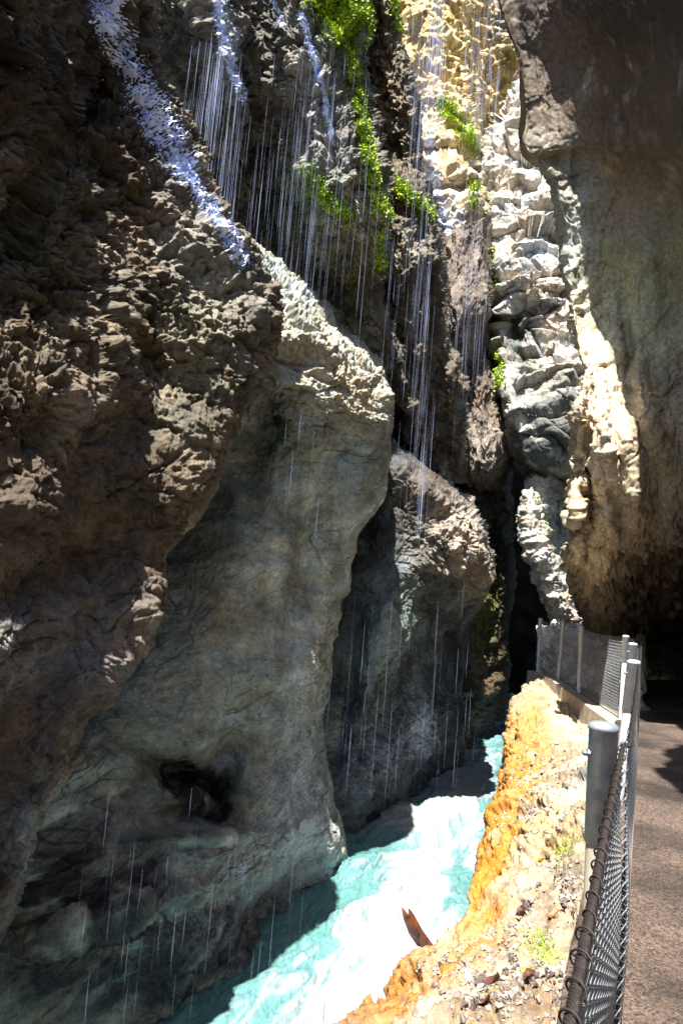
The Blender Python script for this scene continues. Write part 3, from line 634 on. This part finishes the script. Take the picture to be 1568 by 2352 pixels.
# ================================================================== PATH
pr = []
ys = sorted(list(np.linspace(-3, 18.5, 24)) + [STEP_Y-.04, STEP_Y+.04, STEP_Y-.2, STEP_Y+.2])
for y in ys:
    x0 = float(fpt(y)) - .13
    z0 = 0 if y < STEP_Y else FAR_Z
    pr.append([(x0-.03, y, -.9), (x0-.03, y, -.12+z0), (x0, y, -.005+z0), (x0+.25, y, z0), (x0+.8, y, z0), (x0+1.5, y, .02+z0), (x0+2.6, y, .05+z0), (x0+5, y, .2+z0)])
pathm, n, b = newmat('path_gravel'); N = n.nodes; L = n.links
ge = N.new('ShaderNodeNewGeometry')
v1 = N.new('ShaderNodeTexVoronoi'); v1.inputs['Scale'].default_value = 95
n1 = N.new('ShaderNodeTexNoise'); n1.inputs['Scale'].default_value = 1.3; n1.inputs['Detail'].default_value = 6
n2 = N.new('ShaderNodeTexNoise'); n2.inputs['Scale'].default_value = 70; n2.inputs['Detail'].default_value = 5
for q in (v1, n1, n2): L.new(ge.outputs['Position'], q.inputs['Vector'])
r1 = N.new('ShaderNodeValToRGB'); e = r1.color_ramp.elements
e[0].position = .38; e[0].color = (.02, .014, .011, 1); e[1].position = .6; e[1].color = (.085, .060, .048, 1)
L.new(n1.outputs['Fac'], r1.inputs[0])
r2 = N.new('ShaderNodeValToRGB'); e = r2.color_ramp.elements; e[0].position = .05; e[0].color = (.2, .2, .2, 1); e[1].position = .95; e[1].color = (2.0, 1.95, 1.9, 1)
sp = N.new('ShaderNodeSeparateColor'); L.new(v1.outputs['Color'], sp.inputs[0]); L.new(sp.outputs[0], r2.inputs[0])
mm = N.new('ShaderNodeMix'); mm.data_type = 'RGBA'; mm.blend_type = 'MULTIPLY'; mm.inputs[0].default_value = .8
L.new(r1.outputs[0], mm.inputs[6]); L.new(r2.outputs[0], mm.inputs[7]); L.new(mm.outputs[2], b.inputs['Base Color'])
bp = N.new('ShaderNodeBump'); bp.inputs['Strength'].default_value = .6; bp.inputs['Distance'].default_value = .012
ad = N.new('ShaderNodeMath'); ad.operation = 'ADD'; L.new(sp.outputs[0], ad.inputs[0]); L.new(n2.outputs['Fac'], ad.inputs[1]); L.new(ad.outputs[0], bp.inputs['Height'])
L.new(bp.outputs[0], b.inputs['Normal']); b.inputs['Roughness'].default_value = .75
rock('path', pr, 700, 200, 'gritty concrete footpath cut into the gorge wall beside the fence', 'path', mat=pathm, world=True, flip=-1.0,
     amps=(.015, .008, .004, .003), scl=(1., .4, .12, .03), palette=[(.2, .2, .2), (.3, .3, .3)])

# ================================================================== far kerb wall
conc = plain('concrete', (.46, .40, .32), .85, noise=(.28, .24, .19), bump=.5, nscale=9)
kv = []
kpts = [(9.9, float(fpt(9.9)))] + [(a, b) for a, b in FENCE[4:]]; kpts[-1] = (kpts[-1][0]+.2, kpts[-1][1])
for i, (y, x) in enumerate(kpts):
    a = kpts[max(i-1, 0)]; c = kpts[min(i+1, len(kpts)-1)]
    t = np.array([c[1]-a[1], c[0]-a[0]]); t /= np.linalg.norm(t); nrm = np.array([-t[1], t[0]])  # to the left
    for (s_, z) in ((.26, -1.1), (.22, .03), (.205, .05), (-.16, .05), (-.18, .03), (-.18, -.2)):
        kv.append((x + nrm[0]*s_, y + nrm[1]*s_, z + FAR_Z))
kv = resample(np.array(kv).reshape(len(kpts), 6, 3), 5, None)
kf = []
for i in range(4):
    for j in range(5): kf.append((i*6+j, i*6+j+1, (i+1)*6+j+1, (i+1)*6+j))
kf += [tuple(range(6)), tuple(24+j for j in range(6))[::-1]]
o = mesh_obj('kerb', kv.reshape(-1, 3), kf, conc, smooth=False)
tag(o, 'weathered concrete kerb wall under the far bend of the fence', 'kerb', kind='structure')

# ================================================================== FENCE
galv = plain('galvanised_steel', (.36, .41, .48), .42, .45, noise=(.24, .28, .34), nscale=22, bump=.15)
galvf = plain('galvanised_steel_sun_tint', (.66, .70, .76), .5, .15, noise=(.5, .54, .6), nscale=18, bump=.1)  # lighter copy for the far posts, sunlight put into the colour
galvl = plain('pale_pipe', (.52, .50, .42), .6, .1, noise=(.40, .37, .28), nscale=10)
wirem = plain('mesh_wire', (.62, .64, .68), .4, .25)
wiref = plain('mesh_wire_sun_tint', (.85, .87, .9), .5, 0, noise=(.75, .77, .8))  # whiter copy for the far bays, sunlit look put into the colour
cablem = plain('rusty_cable', (.035, .026, .024), .6, .3, noise=(.018, .014, .014), nscale=60)
fence = bpy.data.objects.new('chain_link_fence', None); COL.objects.link(fence)
tag(fence, 'galvanised chain-link fence with capped round posts along the edge of the path', 'fence')
fence.location = (1.0, 2.57, 0)
def fch(name, mb, mat, smooth=True, parent=None):
    o = mb.build(name, mat, None, smooth)
    o.parent = parent or fence
    o.matrix_parent_inverse = Matrix.Translation((-1.0, -2.57, 0))
    return o
H = 1.2
posts = FENCE[1:]
for i, (y, x) in enumerate(posts):
    R = .052
    lean = [(.0, 0), (.10, 0), (0, 0), (.02, 0), (-.01, 0), (.05, 0), (0, 0)][i]
    a = np.arange(28)*2*math.pi/28
    def ring(r, z): return np.stack([x + lean[0]*(z-0) * .8 - lean[0]*.4 + r*np.cos(a), y + r*np.sin(a), np.full(28, z)], -1)
    low = MB(); rings = [ring(R-.006, -.3 + (FAR_Z if y > 11 else 0)), ring(R-.006, H-.42)]
    F = [(j, (j+1) % 28, 28+(j+1) % 28, 28+j) for j in range(28)]
    low.add(np.concatenate(rings), F)
    base = fch('post', low, galvl if i < 1 else galvf)
    up = MB(); prof = [(R-.006, H-.425), (R, H-.425), (R, H-.014), (R+.003, H-.012), (R+.004, H-.004), (R+.001, H+.006), (R*.8, H+.014), (R*.4, H+.018), (.001, H+.019)]
    vv = np.concatenate([ring(r, z) for r, z in prof])
    F = [(k*28+j, k*28+(j+1) % 28, (k+1)*28+(j+1) % 28, (k+1)*28+j) for k in range(len(prof)-1) for j in range(28)]
    up.add(vv, F)
    s_ = up.build('post_sleeve', galv if i < 1 else galvf); s_.parent = base
    s_.matrix_parent_inverse = Matrix.Identity(4); s_.parent = base
    s_.matrix_parent_inverse = (Matrix.Translation((-1.0, -2.57, 0)) @ Matrix.Translation((1.0, 2.57, 0)))
    for zz in ((H-.10,) if i < 2 else (H-.10, H-.40, H-.75, .02)):
        cx = x + lean[0]*zz*.8 - lean[0]*.4
        if 1:
            bl = MB(); bl.tube([(cx-R-.028, y-.01, zz), (cx-R+.01, y-.01, zz)], .006, 8)
            bl.tube([(cx-R-.010, y-.01, zz), (cx-R-.002, y-.01, zz)], .014, 6)
            bl.tube([(cx-R-.024, y-.01, zz), (cx-R-.016, y-.01, zz)], .011, 6)
            q = bl.build('bolt', galv, None, False); q.parent = base; q.matrix_parent_inverse = (Matrix.Translation((-1.0, -2.57, 0)) @ Matrix.Translation((1.0, 2.57, 0)))
# line of the mesh, offset to the path side of the posts
fl_pts = []
CY, CX = [.0, .84, 1.48, 2.5, 3.85], [-.08, .31, .60, 1.07, 1.70]
for y in np.arange(.25, 18.3, .01):
    xx = np.interp(y, CY, CX) if y < 2.5 else fpt(y) + (.105 if y < 11.2 else .105*max(0, 1-(y-11.2)/.6) + .03)
    fl_pts.append((xx, y))
fl_pts = np.array(fl_pts)
seg = np.linalg.norm(np.diff(fl_pts, axis=0), axis=1); cum = np.concatenate([[0], np.cumsum(seg)]); LEN = cum[-1]
def at_s(s):
    return np.array([np.interp(s, cum, fl_pts[:, 0]), np.interp(s, cum, fl_pts[:, 1])])
def sag(s):                         # cable and wire hang a little between posts
    ps = [np.interp(y, fl_pts[:, 1], cum) for y, x in posts]
    ps = [-2.6] + ps
    for a, b_ in zip(ps[:-1], ps[1:]):
        if a <= s <= b_: t = (s-a)/(b_-a); return -.035*4*t*(1-t)*(1 if a > 0 else 0)
    return 0
cab = MB()
ss = np.arange(0, LEN, .04)
core = np.array([[*at_s(s), H-.03+sag(s)] for s in ss])
core[:, 0] -= .0
cab.tube(core, .0068, 8)
near = np.arange(0, 6.0, .006)      # strands laid round the core
cn = np.array([[*at_s(s), H-.03+sag(s)] for s in near])
tn = np.gradient(cn, axis=0); tn /= np.linalg.norm(tn, axis=1)[:, None]
sx = np.cross(tn, [0, 0, 1]); sx /= np.linalg.norm(sx, axis=1)[:, None]; sz = np.cross(sx, tn)
for k in range(5):
    ph = near/.045*2*math.pi/1.0 + k*2*math.pi/5
    cab.tube(cn + .0060*(np.cos(ph)[:, None]*sx + np.sin(ph)[:, None]*sz), .0032, 5)
fch('cable', cab, cablem)
wrap = MB()   # goes into the mesh of the first bays
for s0 in np.arange(.05, 11.8, .075):   # hooks of the mesh turned over the cable
    c = np.array([*at_s(s0), H-.03+sag(s0)]); t = at_s(s0+.02)-at_s(s0); t /= np.linalg.norm(t); t3 = np.array([t[0], t[1], 0]); sd = np.array([t[1], -t[0], 0])
    th = np.linspace(-.5, 1.55*math.pi, 15); rr_ = .0115 + random.uniform(-.002, .004)
    pts = [c + rr_*(math.cos(u)*sd + math.sin(u)*np.array([0, 0, 1])) + t3*(.03*u/6) for u in th]
    wrap.tube(pts, .0017, 5)
    if random.random() < .35:
        tl = c + rr_*(math.cos(th[-1])*sd + math.sin(th[-1])*np.array([0, 0, 1]))
        wrap.tube([tl, tl + np.array([-.012, .01, -.012]), tl + np.array([-.02, .0, -.004])], .002, 4)
fch('spiral_binding', wrap, cablem)
# chain link: zigzag wires, woven
def bay(s0, s1):
    m = MB(); pitch = .050; hz = H-.045; nz = 24; zb = .03 if s0 < 11 else FAR_Z+.08
    for k, s in enumerate(np.arange(s0, s1, pitch)):
        pts = []
        for j in range(nz*2+1):
            z = hz - (hz-zb)*j/(nz*2)
            ds = (pitch*.52)*(1 if j % 2 else -1)
            off = .004*(1 if j % 2 else -1)
            q = at_s(s+ds); wob = .012*math.sin(s*2.1+z*5)*(z/H)*(1-z/H)*4
            tdir = at_s(s+.02)-at_s(s); tdir /= np.linalg.norm(tdir)
            pts.append((q[0]+(off+wob)*tdir[1], q[1]-(off+wob)*tdir[0], z + sag(s)*(z/H)))
        m.tube(pts, .0019 if s < 7 else .0024, 4 if s < 6 else 3, cap=False)
    return m
bs = [0] + [float(np.interp(y, fl_pts[:, 1], cum)) for y, x in posts]
for a, b_ in zip(bs[:-1], bs[1:]):
    fch('wire_mesh', bay(a, b_), wirem if a < 8 else wiref)
rail = MB()
rail.tube([(*at_s(s), .035 + (FAR_Z+.03 if at_s(s)[1] > 11 else 0)) for s in np.arange(0, LEN, .2)], .008, 6)
rail.tube([(*at_s(s), .48) for s in np.arange(bs[4], LEN, .2)], .005, 5)
fch('bottom_wire', rail, plain('rusty_rod', (.35, .2, .13), .7, .1))

# ================================================================== DRIFTWOOD
wood = plain('wet_wood', (.20, .055, .02), .45, noise=(.035, .02, .018), nscale=7, bump=.6)
dm = MB()
b0 = PZ(np.array(985.), np.array(2185.), -3.5); 
def wpt(px, py, d): return P(np.array(float(px)), np.array(float(py)), np.array(float(d)))
dd_ = 9.3
pts = [wpt(1010, 2230, dd_), wpt(984, 2178, dd_-.05), wpt(958, 2140, dd_-.1), wpt(944, 2105, dd_-.15), wpt(938, 2088, dd_-.2)]
dm.tube(pts, [.10, .085, .065, .04, .008], 9)
pts = [wpt(965, 2160, dd_-.02), wpt(945, 2135, dd_-.2), wpt(932, 2105, dd_-.25), wpt(924, 2086, dd_-.3)]
dm.tube(pts, [.08, .065, .045, .006], 8)
dm.v = [v + .008*np.sin(v*90) for v in dm.v]
o = dm.build('driftwood', wood); tag(o, 'dark split snag of driftwood sticking up out of the white water', 'driftwood')

# ================================================================== FALLING WATER
drip = plain('falling_water', (.62, .70, .95), .2, spec=.7, noise=(.3, .36, .6), nscale=3)
def strands(zones, name, label):
    V = []; F = []; n0 = 0
    for (x0, x1, y0, y1, d0, d1, cnt, lmin, lmax, r) in zones:
        for k in range(cnt):
            px = random.uniform(x0, x1); py = random.uniform(y0, y1); d = random.uniform(d0, d1); ln = random.uniform(lmin, lmax)*random.uniform(.4, 1)
            top = P(np.array(px), np.array(py), np.array(d)); rad = r*random.uniform(.08, .5)
            nseg = 6
            zs = np.linspace(0, -ln, nseg)
            ri = rad*np.sin(np.linspace(.15, math.pi-.08, nseg))
            jx = np.cumsum(np.random.RandomState(k+n0).normal(size=nseg))*.0015
            for q in range(nseg):
                for a_ in range(3):
                    V.append((top[0]+jx[q]+ri[q]*math.cos(a_*2.094), top[1]+ri[q]*math.sin(a_*2.094), top[2]+zs[q]))
            for q in range(nseg-1):
                for a_ in range(3): F.append((n0+q*3+a_, n0+q*3+(a_+1) % 3, n0+(q+1)*3+(a_+1) % 3, n0+(q+1)*3+a_))
            n0 += nseg*3
    o = mesh_obj(name, V, F, drip); tag(o, label, 'falling water', kind='stuff'); return o
strands([(430, 560, 80, 420, 9.5, 11, 70, 1.0, 3.2, .0045), (480, 760, 200, 650, 10, 12, 90, 1.0, 3.5, .004), (600, 900, 0, 600, 11, 12.3, 70, 1.0, 3.0, .004), (480, 520, 60, 200, 10, 10.5, 25, 1.5, 2.6, .006)],
        'dripping_water', 'thin bluish threads of water dripping between the left bulge and the upper cliff')
strands([(950, 1005, -50, 350, 14.5, 16, 50, 2, 6, .007), (955, 1000, 500, 1000, 12.5, 13.4, 40, 1.5, 4, .005), (960, 975, 1000, 1150, 12.5, 12.8, 8, 1, 2.5, .010), (880, 990, 500, 1100, 13, 14, 60, 1, 3, .004), (1040, 1125, 350, 800, 18, 20, 60, 2, 5, .006)],
        'water_column', 'column of falling water threads in front of the narrow rib at the centre')
strands([(990, 1025, -60, 160, 22, 24, 70, 2, 5, .012), (1070, 1150, -80, 200, 22, 24, 70, 2, 5, .010), (930, 1000, -60, 200, 21, 23, 30, 2, 5, .008)],
        'far_waterfall', 'veil of white water falling over the far sunlit ledges at the top')
strands([(200, 700, 1800, 2250, 5.4, 6.5, 60, .3, 1.3, .0015), (640, 1100, 1300, 1700, 10, 12.5, 60, .5, 2, .003), (560, 740, 900, 1150, 7.6, 8.2, 25, .4, 1.2, .0017)],
        'falling_drops', 'loose bright drops falling in front of the dark wall above the river')

# ================================================================== unseen rock added over and behind the viewer to cut skylight
rb = []
for y in (-14, -10, -6, -3, -1, 1.5, 3.5):
    rb.append([(2.9+.12*y, y, -.3), (3.1+.12*y, y, 1), (3.2+.12*y, y, 2.5), (3.0+.12*y, y, 4), (2.6+.12*y, y, 5.6), (2.0+.1*y, y, 7.2), (1.9+.1*y, y, 9), (2.6, y, 12)])
rock('unseen_path_roof', rb, 120, 120, 'unseen overhanging rock added over the path to cut skylight', 'cliff', mat=ROCKD, world=True, amps=(.4, .15, .05, .02),
     palette=[(.06, .05, .04), (.12, .10, .08), (.2, .17, .14)])
lb = []
for y in (-14, -10, -6, -3, 0, 2.5):
    lb.append([(-2.2, y, -5), (-2.6, y, -3), (-3.2, y, -1), (-3.6, y, 1), (-3.8, y, 3), (-4.2, y, 5), (-5, y, 7), (-6, y, 9)])
rock('unseen_left_cliff', lb, 120, 120, 'unseen continuation of the left cliff added to cut skylight', 'cliff', world=True, amps=(.4, .15, .05, .02),
     palette=[(.06, .05, .04), (.12, .10, .08), (.2, .17, .14)])
rv = [[(x, y, -5.6) for x in (-14, -7, 0, 7, 14)] for y in (-16, 0, 16, 32, 50)]
rock('riverbed', rv, 60, 60, 'dark rocky bed under the river', 'riverbed', world=True, flip=-1.0)

# ================================================================== MOSS AND LITTER
def leafmat(name, a, b_):
    m = plain(name, a, .6, 0, .3, noise=b_, nscale=3.5); m.node_tree.nodes['Principled BSDF'].inputs['Subsurface Weight'].default_value = 0
    return m
mossm = leafmat('moss_leaf', (.50, .64, .03), (.10, .22, .015))
def near_line(px, py, line):
    best = np.full(px.shape, 1e9)
    for (x0, y0), (x1, y1) in zip(line[:-1], line[1:]):
        dx, dy = x1-x0, y1-y0; t = np.clip(((px-x0)*dx + (py-y0)*dy)/(dx*dx+dy*dy+1e-9), 0, 1)
        best = np.minimum(best, np.hypot(px-x0-t*dx, py-y0-t*dy))
    return best
def moss(jobs, name, label):
    V = []; rr_ = np.random.RandomState(5)
    for (sn, line, wid, cnt, size) in jobs:
        g, nn = SURF[sn]; px, py, d = proj(g); nl = near_line(px, py, line)
        ok = (nl < wid*2)
        i, j = np.nonzero(ok)
        if not len(i): print('no moss verts', sn, line[0]); continue
        cl = fbm(g[i, j]/.35, 2)
        wgt = np.exp(-(nl[i, j]/wid)**2)*sstep(-.55, .1, cl)+1e-6; wgt /= wgt.sum()
        k = rr_.choice(len(i), cnt, p=wgt)
        c = g[i[k], j[k]] + nn[i[k], j[k]]*rr_.uniform(0, .05, (cnt, 1))*1.0
        c += rr_.normal(size=(cnt, 3))*size*.5
        a = rr_.normal(size=(cnt, 3)) + np.array([0, 0, -.5]) + nn[i[k], j[k]]; a /= np.linalg.norm(a, axis=1)[:, None]
        b = np.cross(a, rr_.normal(size=(cnt, 3))); b /= np.linalg.norm(b, axis=1)[:, None]
        L = size*rr_.uniform(.5, 1.5, (cnt, 1)); W = L*.36
        V.append(np.stack([c, c + a*L*.5 + b*W, c + a*L, c + a*L*.5 - b*W], 1))
    V = np.concatenate(V); f = np.arange(len(V)*4).reshape(-1, 4)
    o = mesh_obj(name, V.reshape(-1, 3), f, mossm, smooth=False); tag(o, label, 'moss', kind='stuff'); return o
moss([('upper_left_cliff', [(700, -60), (760, 20), (800, 60), (812, 180), (835, 300), (852, 400), (868, 470)], 11, 14000, .045),
      ('upper_left_cliff', [(720, -80), (780, 0), (800, 40)], 40, 18000, .055),
      ('upper_left_cliff', [(710, 395), (735, 440), (770, 470), (800, 500)], 12, 4500, .035),
      ('upper_left_cliff', [(690, 570), (760, 590), (800, 640)], 42, 1500, .02), ('upper_left_cliff', [(880, 470), (900, 500), (930, 520)], 10, 1500, .04),
      ('upper_left_cliff', [(850, 400), (870, 500), (868, 620)], 10, 2500, .05)], 'hanging_moss', 'bright green moss fringe hanging down the edge of the upper left cliff')
moss([('brown_rib', [(860, 370), (900, 420), (935, 445), (985, 490)], 11, 8000, .05), ('brown_rib', [(893, -20), (905, 30), (915, 70)], 9, 2600, .06)],
     'rib_moss', 'bright green moss crossing the brown rib beside the water column')
moss([('far_sunlit_cliff', [(1020, 240), (1060, 290), (1095, 350)], 14, 7000, .06), ('far_sunlit_cliff', [(1085, 420), (1090, 470)], 9, 900, .09), ('pale_block_wall', [(1112, 450), (1120, 560), (1135, 660)], 7, 900, .08), ('pale_block_wall', [(1145, 820), (1150, 880)], 8, 800, .08)],
     'far_moss', 'yellow green moss on the far sunlit ledges')
moss([('rock_ledge', [(1230, 2180), (1260, 2200)], 24, 900, .009), ('rock_ledge', [(1290, 1980), (1320, 1930)], 14, 500, .010), ('rock_ledge', [(1110, 2300), (1130, 2330)], 20, 700, .009)],
     'ledge_moss', 'small green moss cushions on the pale rock ledge')
def film(jobs, name, label):
    V = []; F = []; n0 = 0
    for (sn, line, wid, thr) in jobs:
        g, nn = SURF[sn]; px, py, d = proj(g); nl = near_line(px, py, line)
        i, j = np.nonzero(nl < wid*1.6); a0, a1, b0, b1 = i.min(), i.max()+1, j.min(), j.max()+1
        G = g[a0:a1, b0:b1] ; K = nn[a0:a1, b0:b1]; NL = nl[a0:a1, b0:b1][..., None]
        A = np.concatenate([G, K, NL], -1)
        up = lambda a: np.stack([a[:-1], (a[:-1]+a[1:])/2], 1).reshape((-1,)+a.shape[1:])
        A = up(A); A = np.swapaxes(up(np.swapaxes(A, 0, 1)), 0, 1)
        n_, m_ = A.shape[:2]; I, Jx = np.meshgrid(np.arange(n_)*.5, np.arange(m_)*.5, indexing='ij')
        arc = np.cumsum(np.linalg.norm(np.diff(A[..., :3], axis=1, prepend=A[:, :1, :3]), axis=-1), axis=1)   # metres across
        al_ = I*.0165
        def st(sh, o): 
            q = np.stack([al_*3.2 + o, (arc + sh*al_)*38, np.zeros_like(al_)+o], -1).reshape(-1, 3)
            return (1 - 2.2*np.abs(perlin(q))).reshape(n_, m_)
        s_ = np.maximum(np.maximum(st(.35, 1.3), st(-.45, 5.1)), st(-.05, 9.7)*.97)
        br = fbm(np.stack([al_*1.3, arc*3, al_*0+3], -1).reshape(-1, 3), 2).reshape(n_, m_)
        m = np.exp(-(A[..., 6]/wid)**2)
        val = s_ + .5*br - (1.05 - m)*1.2
        keep = val > thr
        pos = A[..., :3] + A[..., 3:6]*(.012 + .018*np.clip(val-thr, 0, 1))[..., None]
        idx = np.full((n_, m_), -1); idx[keep] = np.arange(keep.sum()) + n0
        q = np.stack([idx[:-1, :-1], idx[1:, :-1], idx[1:, 1:], idx[:-1, 1:]], -1).reshape(-1, 4); q = q[(q >= 0).all(1)]
        V.append(pos[keep]); F.append(q); n0 += int(keep.sum())
    o = mesh_obj(name, np.concatenate(V), np.concatenate(F), filmm); tag(o, label, 'waterfall', kind='stuff'); return o
filmm = plain('water_film', (.80, .88, 1.0), .12, spec=.9, noise=(.42, .52, .95), nscale=9, bump=.4)
film([('left_cliff', [(225, -80), (255, 40), (320, 200), (420, 390)], 74, .36), ('left_cliff', [(410, 370), (490, 490), (560, 600)], 40, .34),
      ('upper_left_cliff', [(480, -60), (520, 120), (555, 220)], 24, .25), ('upper_left_cliff', [(610, -60), (650, 60)], 14, .4), ('upper_left_cliff', [(690, 40), (730, 160), (765, 330)], 16, .3),
      ('far_sunlit_cliff', [(985, 330), (1000, 420), (1020, 520)], 30, .45)],
     'cascading_water', 'sparkling sheet of bluish white water sliding down the upper edge of the left bulge')
# litter: stones, chips, leaves lying on the ledge
g, nn = SURF['rock_ledge']; lpx, lpy, _ = proj(g)
def ledge_point(px, py):
    k = np.argmin((lpx-px)**2 + (lpy-py)**2 + (nn[..., 2] < .2)*1e5); i, j = np.unravel_index(k, lpx.shape); return g[i, j], nn[i, j]
def leaf(c, nrm, size, mat, label, seed):
    R_ = random.Random(seed); m = MB(); N_ = 9
    t = Vector(nrm).orthogonal().normalized(); t.rotate(Matrix.Rotation(R_.uniform(0, 6.28), 3, Vector(nrm))); b = Vector(nrm).cross(t)
    V = []; 
    for k in range(N_):
        u = k/(N_-1); w = .42*math.sin(math.pi*min(1, u*1.02))**.8*(1-.35*u)
        for s_ in (-1, 0, 1):
            V.append(Vector(c) + size*((u-.5)*t + s_*w*b) + Vector(nrm)*(.008 + size*.25*abs(s_)*R_.uniform(.5, .9) + size*.18*(u-.5)**2*4))
    F = [(k*3+q, k*3+q+1, (k+1)*3+q+1, (k+1)*3+q) for k in range(N_-1) for q in (0, 1)]
    m.add([tuple(v) for v in V], F)
    m.tube([Vector(c)+size*(-.8)*t+Vector(nrm)*.01, Vector(c)+size*(-.45)*t+Vector(nrm)*.012], size*.02, 5)
    o = m.build('fallen_leaf', mat); tag(o, label, 'leaf', 'fallen leaves on the rock ledge'); return o
lo = leafmat('leaf_orange', (.55, .16, .02), (.3, .07, .01)); lb_ = leafmat('leaf_brown', (.10, .035, .025), (.04, .015, .015)); ly = leafmat('leaf_yellow', (.7, .36, .02), (.4, .2, .02))
for k, (px, py, sz, mt, lab) in enumerate([(1277, 2110, .085, lo, 'curled orange leaf on the ledge near the fence shadow'), (1243, 1984, .10, ly, 'yellow leaf lying on the smooth cream boulder'),
        (1262, 1976, .06, lb_, 'small dark red leaf right of the yellow one'), (1248, 2018, .07, lb_, 'dark brown leaf below the yellow one'), (1215, 2240, .08, ly, 'amber leaf on the gravel low on the ledge'),
        (1222, 2252, .09, lb_, 'dark brown curled leaf beside the amber leaf low on the ledge'), (1135, 2262, .10, lb_, 'big purplish brown leaf left of the low gravel'), (1118, 2310, .08, lb_, 'purple leaf close to the lower edge of the view'),
        (1124, 2306, .05, ly, 'tiny yellow leaf scrap on the purple leaf'), (1155, 2180, .07, lb_, 'rolled dark leaf in the middle of the ledge'), (1200, 2105, .12, lb_, 'long dark leaf at the foot of the cream boulder'),
        (1345, 1850, .07, lo, 'small orange leaf beside the near fence post'), (1290, 1750, .10, lb_, 'dark leaf heap high on the ledge')]):
    c, nr = ledge_point(px, py); leaf(c, nr, sz, mt, lab, k)
chipm = plain('stone_chip', (.30, .26, .23), .7, noise=(.07, .05, .05), nscale=5)
chipw = plain('pale_chip', (.45, .41, .36), .7, noise=(.25, .21, .18), nscale=5)
def chips(name, label, mat, jobs, sd):
    V = []; F = []; n0 = 0; R_ = np.random.RandomState(sd)
    ico = np.array([(1, 0, 0), (-1, 0, 0), (0, 1, 0), (0, -1, 0), (0, 0, 1), (0, 0, -1)], float)
    fc = [(0, 2, 4), (2, 1, 4), (1, 3, 4), (3, 0, 4), (2, 0, 5), (1, 2, 5), (3, 1, 5), (0, 3, 5)]
    for (x, y, rx, ry, cnt, sz) in jobs:
        X = (lpx-x)/rx; Y = (lpy-y)/ry; wgt = np.exp(-(X*X+Y*Y))*(nn[..., 2] > .35); i, j = np.nonzero(wgt > .02)
        if len(i) < 20: print('no chip verts', x, y); continue
        ww = wgt[i, j]*sstep(-.1, .3, fbm(g[i, j]/.18, 2)) + 1e-5; ww /= ww.sum(); k = R_.choice(len(i), cnt, p=ww)
        for q in k:
            c = g[i[q], j[q]]; s_ = sz*R_.lognormal(0, .45); A = R_.normal(size=(3, 3)); A, _ = np.linalg.qr(A)
            v = (ico*(s_*R_.uniform(.5, 1.2, 3)))*(1+.3*R_.normal(size=(6, 1)))
            V.append(v @ A + c + nn[i[q], j[q]]*s_*.35); F += [tuple(a+n0 for a in t) for t in fc]; n0 += 6
    o = mesh_obj(name, np.concatenate(V), F, mat, smooth=False); tag(o, label, 'gravel', kind='stuff'); return o
J = [(1250, 1830, 60, 60, 260, .014), (1200, 1950, 40, 60, 100, .010), (1280, 2060, 40, 40, 160, .010), (1180, 2150, 60, 20, 160, .010), (1230, 2080, 60, 25, 120, .010), (1150, 2240, 90, 35, 420, .009), (1230, 2260, 60, 60, 320, .009), (1260, 1880, 60, 25, 200, .012), (1180, 2310, 120, 40, 300, .008), (1300, 1800, 40, 50, 160, .013), (1230, 1720, 50, 50, 120, .016), (1290, 2000, 30, 40, 100, .010), (1020, 2215, 60, 20, 80, .010)]
chips('dark_gravel', 'dark stone chips and bark scraps scattered over the ledge', chipm, J, 1)
chips('pale_gravel', 'pale gravel scattered over the ledge', chipw, [(a, b, c*1.2, d*1.3, int(e*1.3), f*.9) for a, b, c, d, e, f in J], 2)
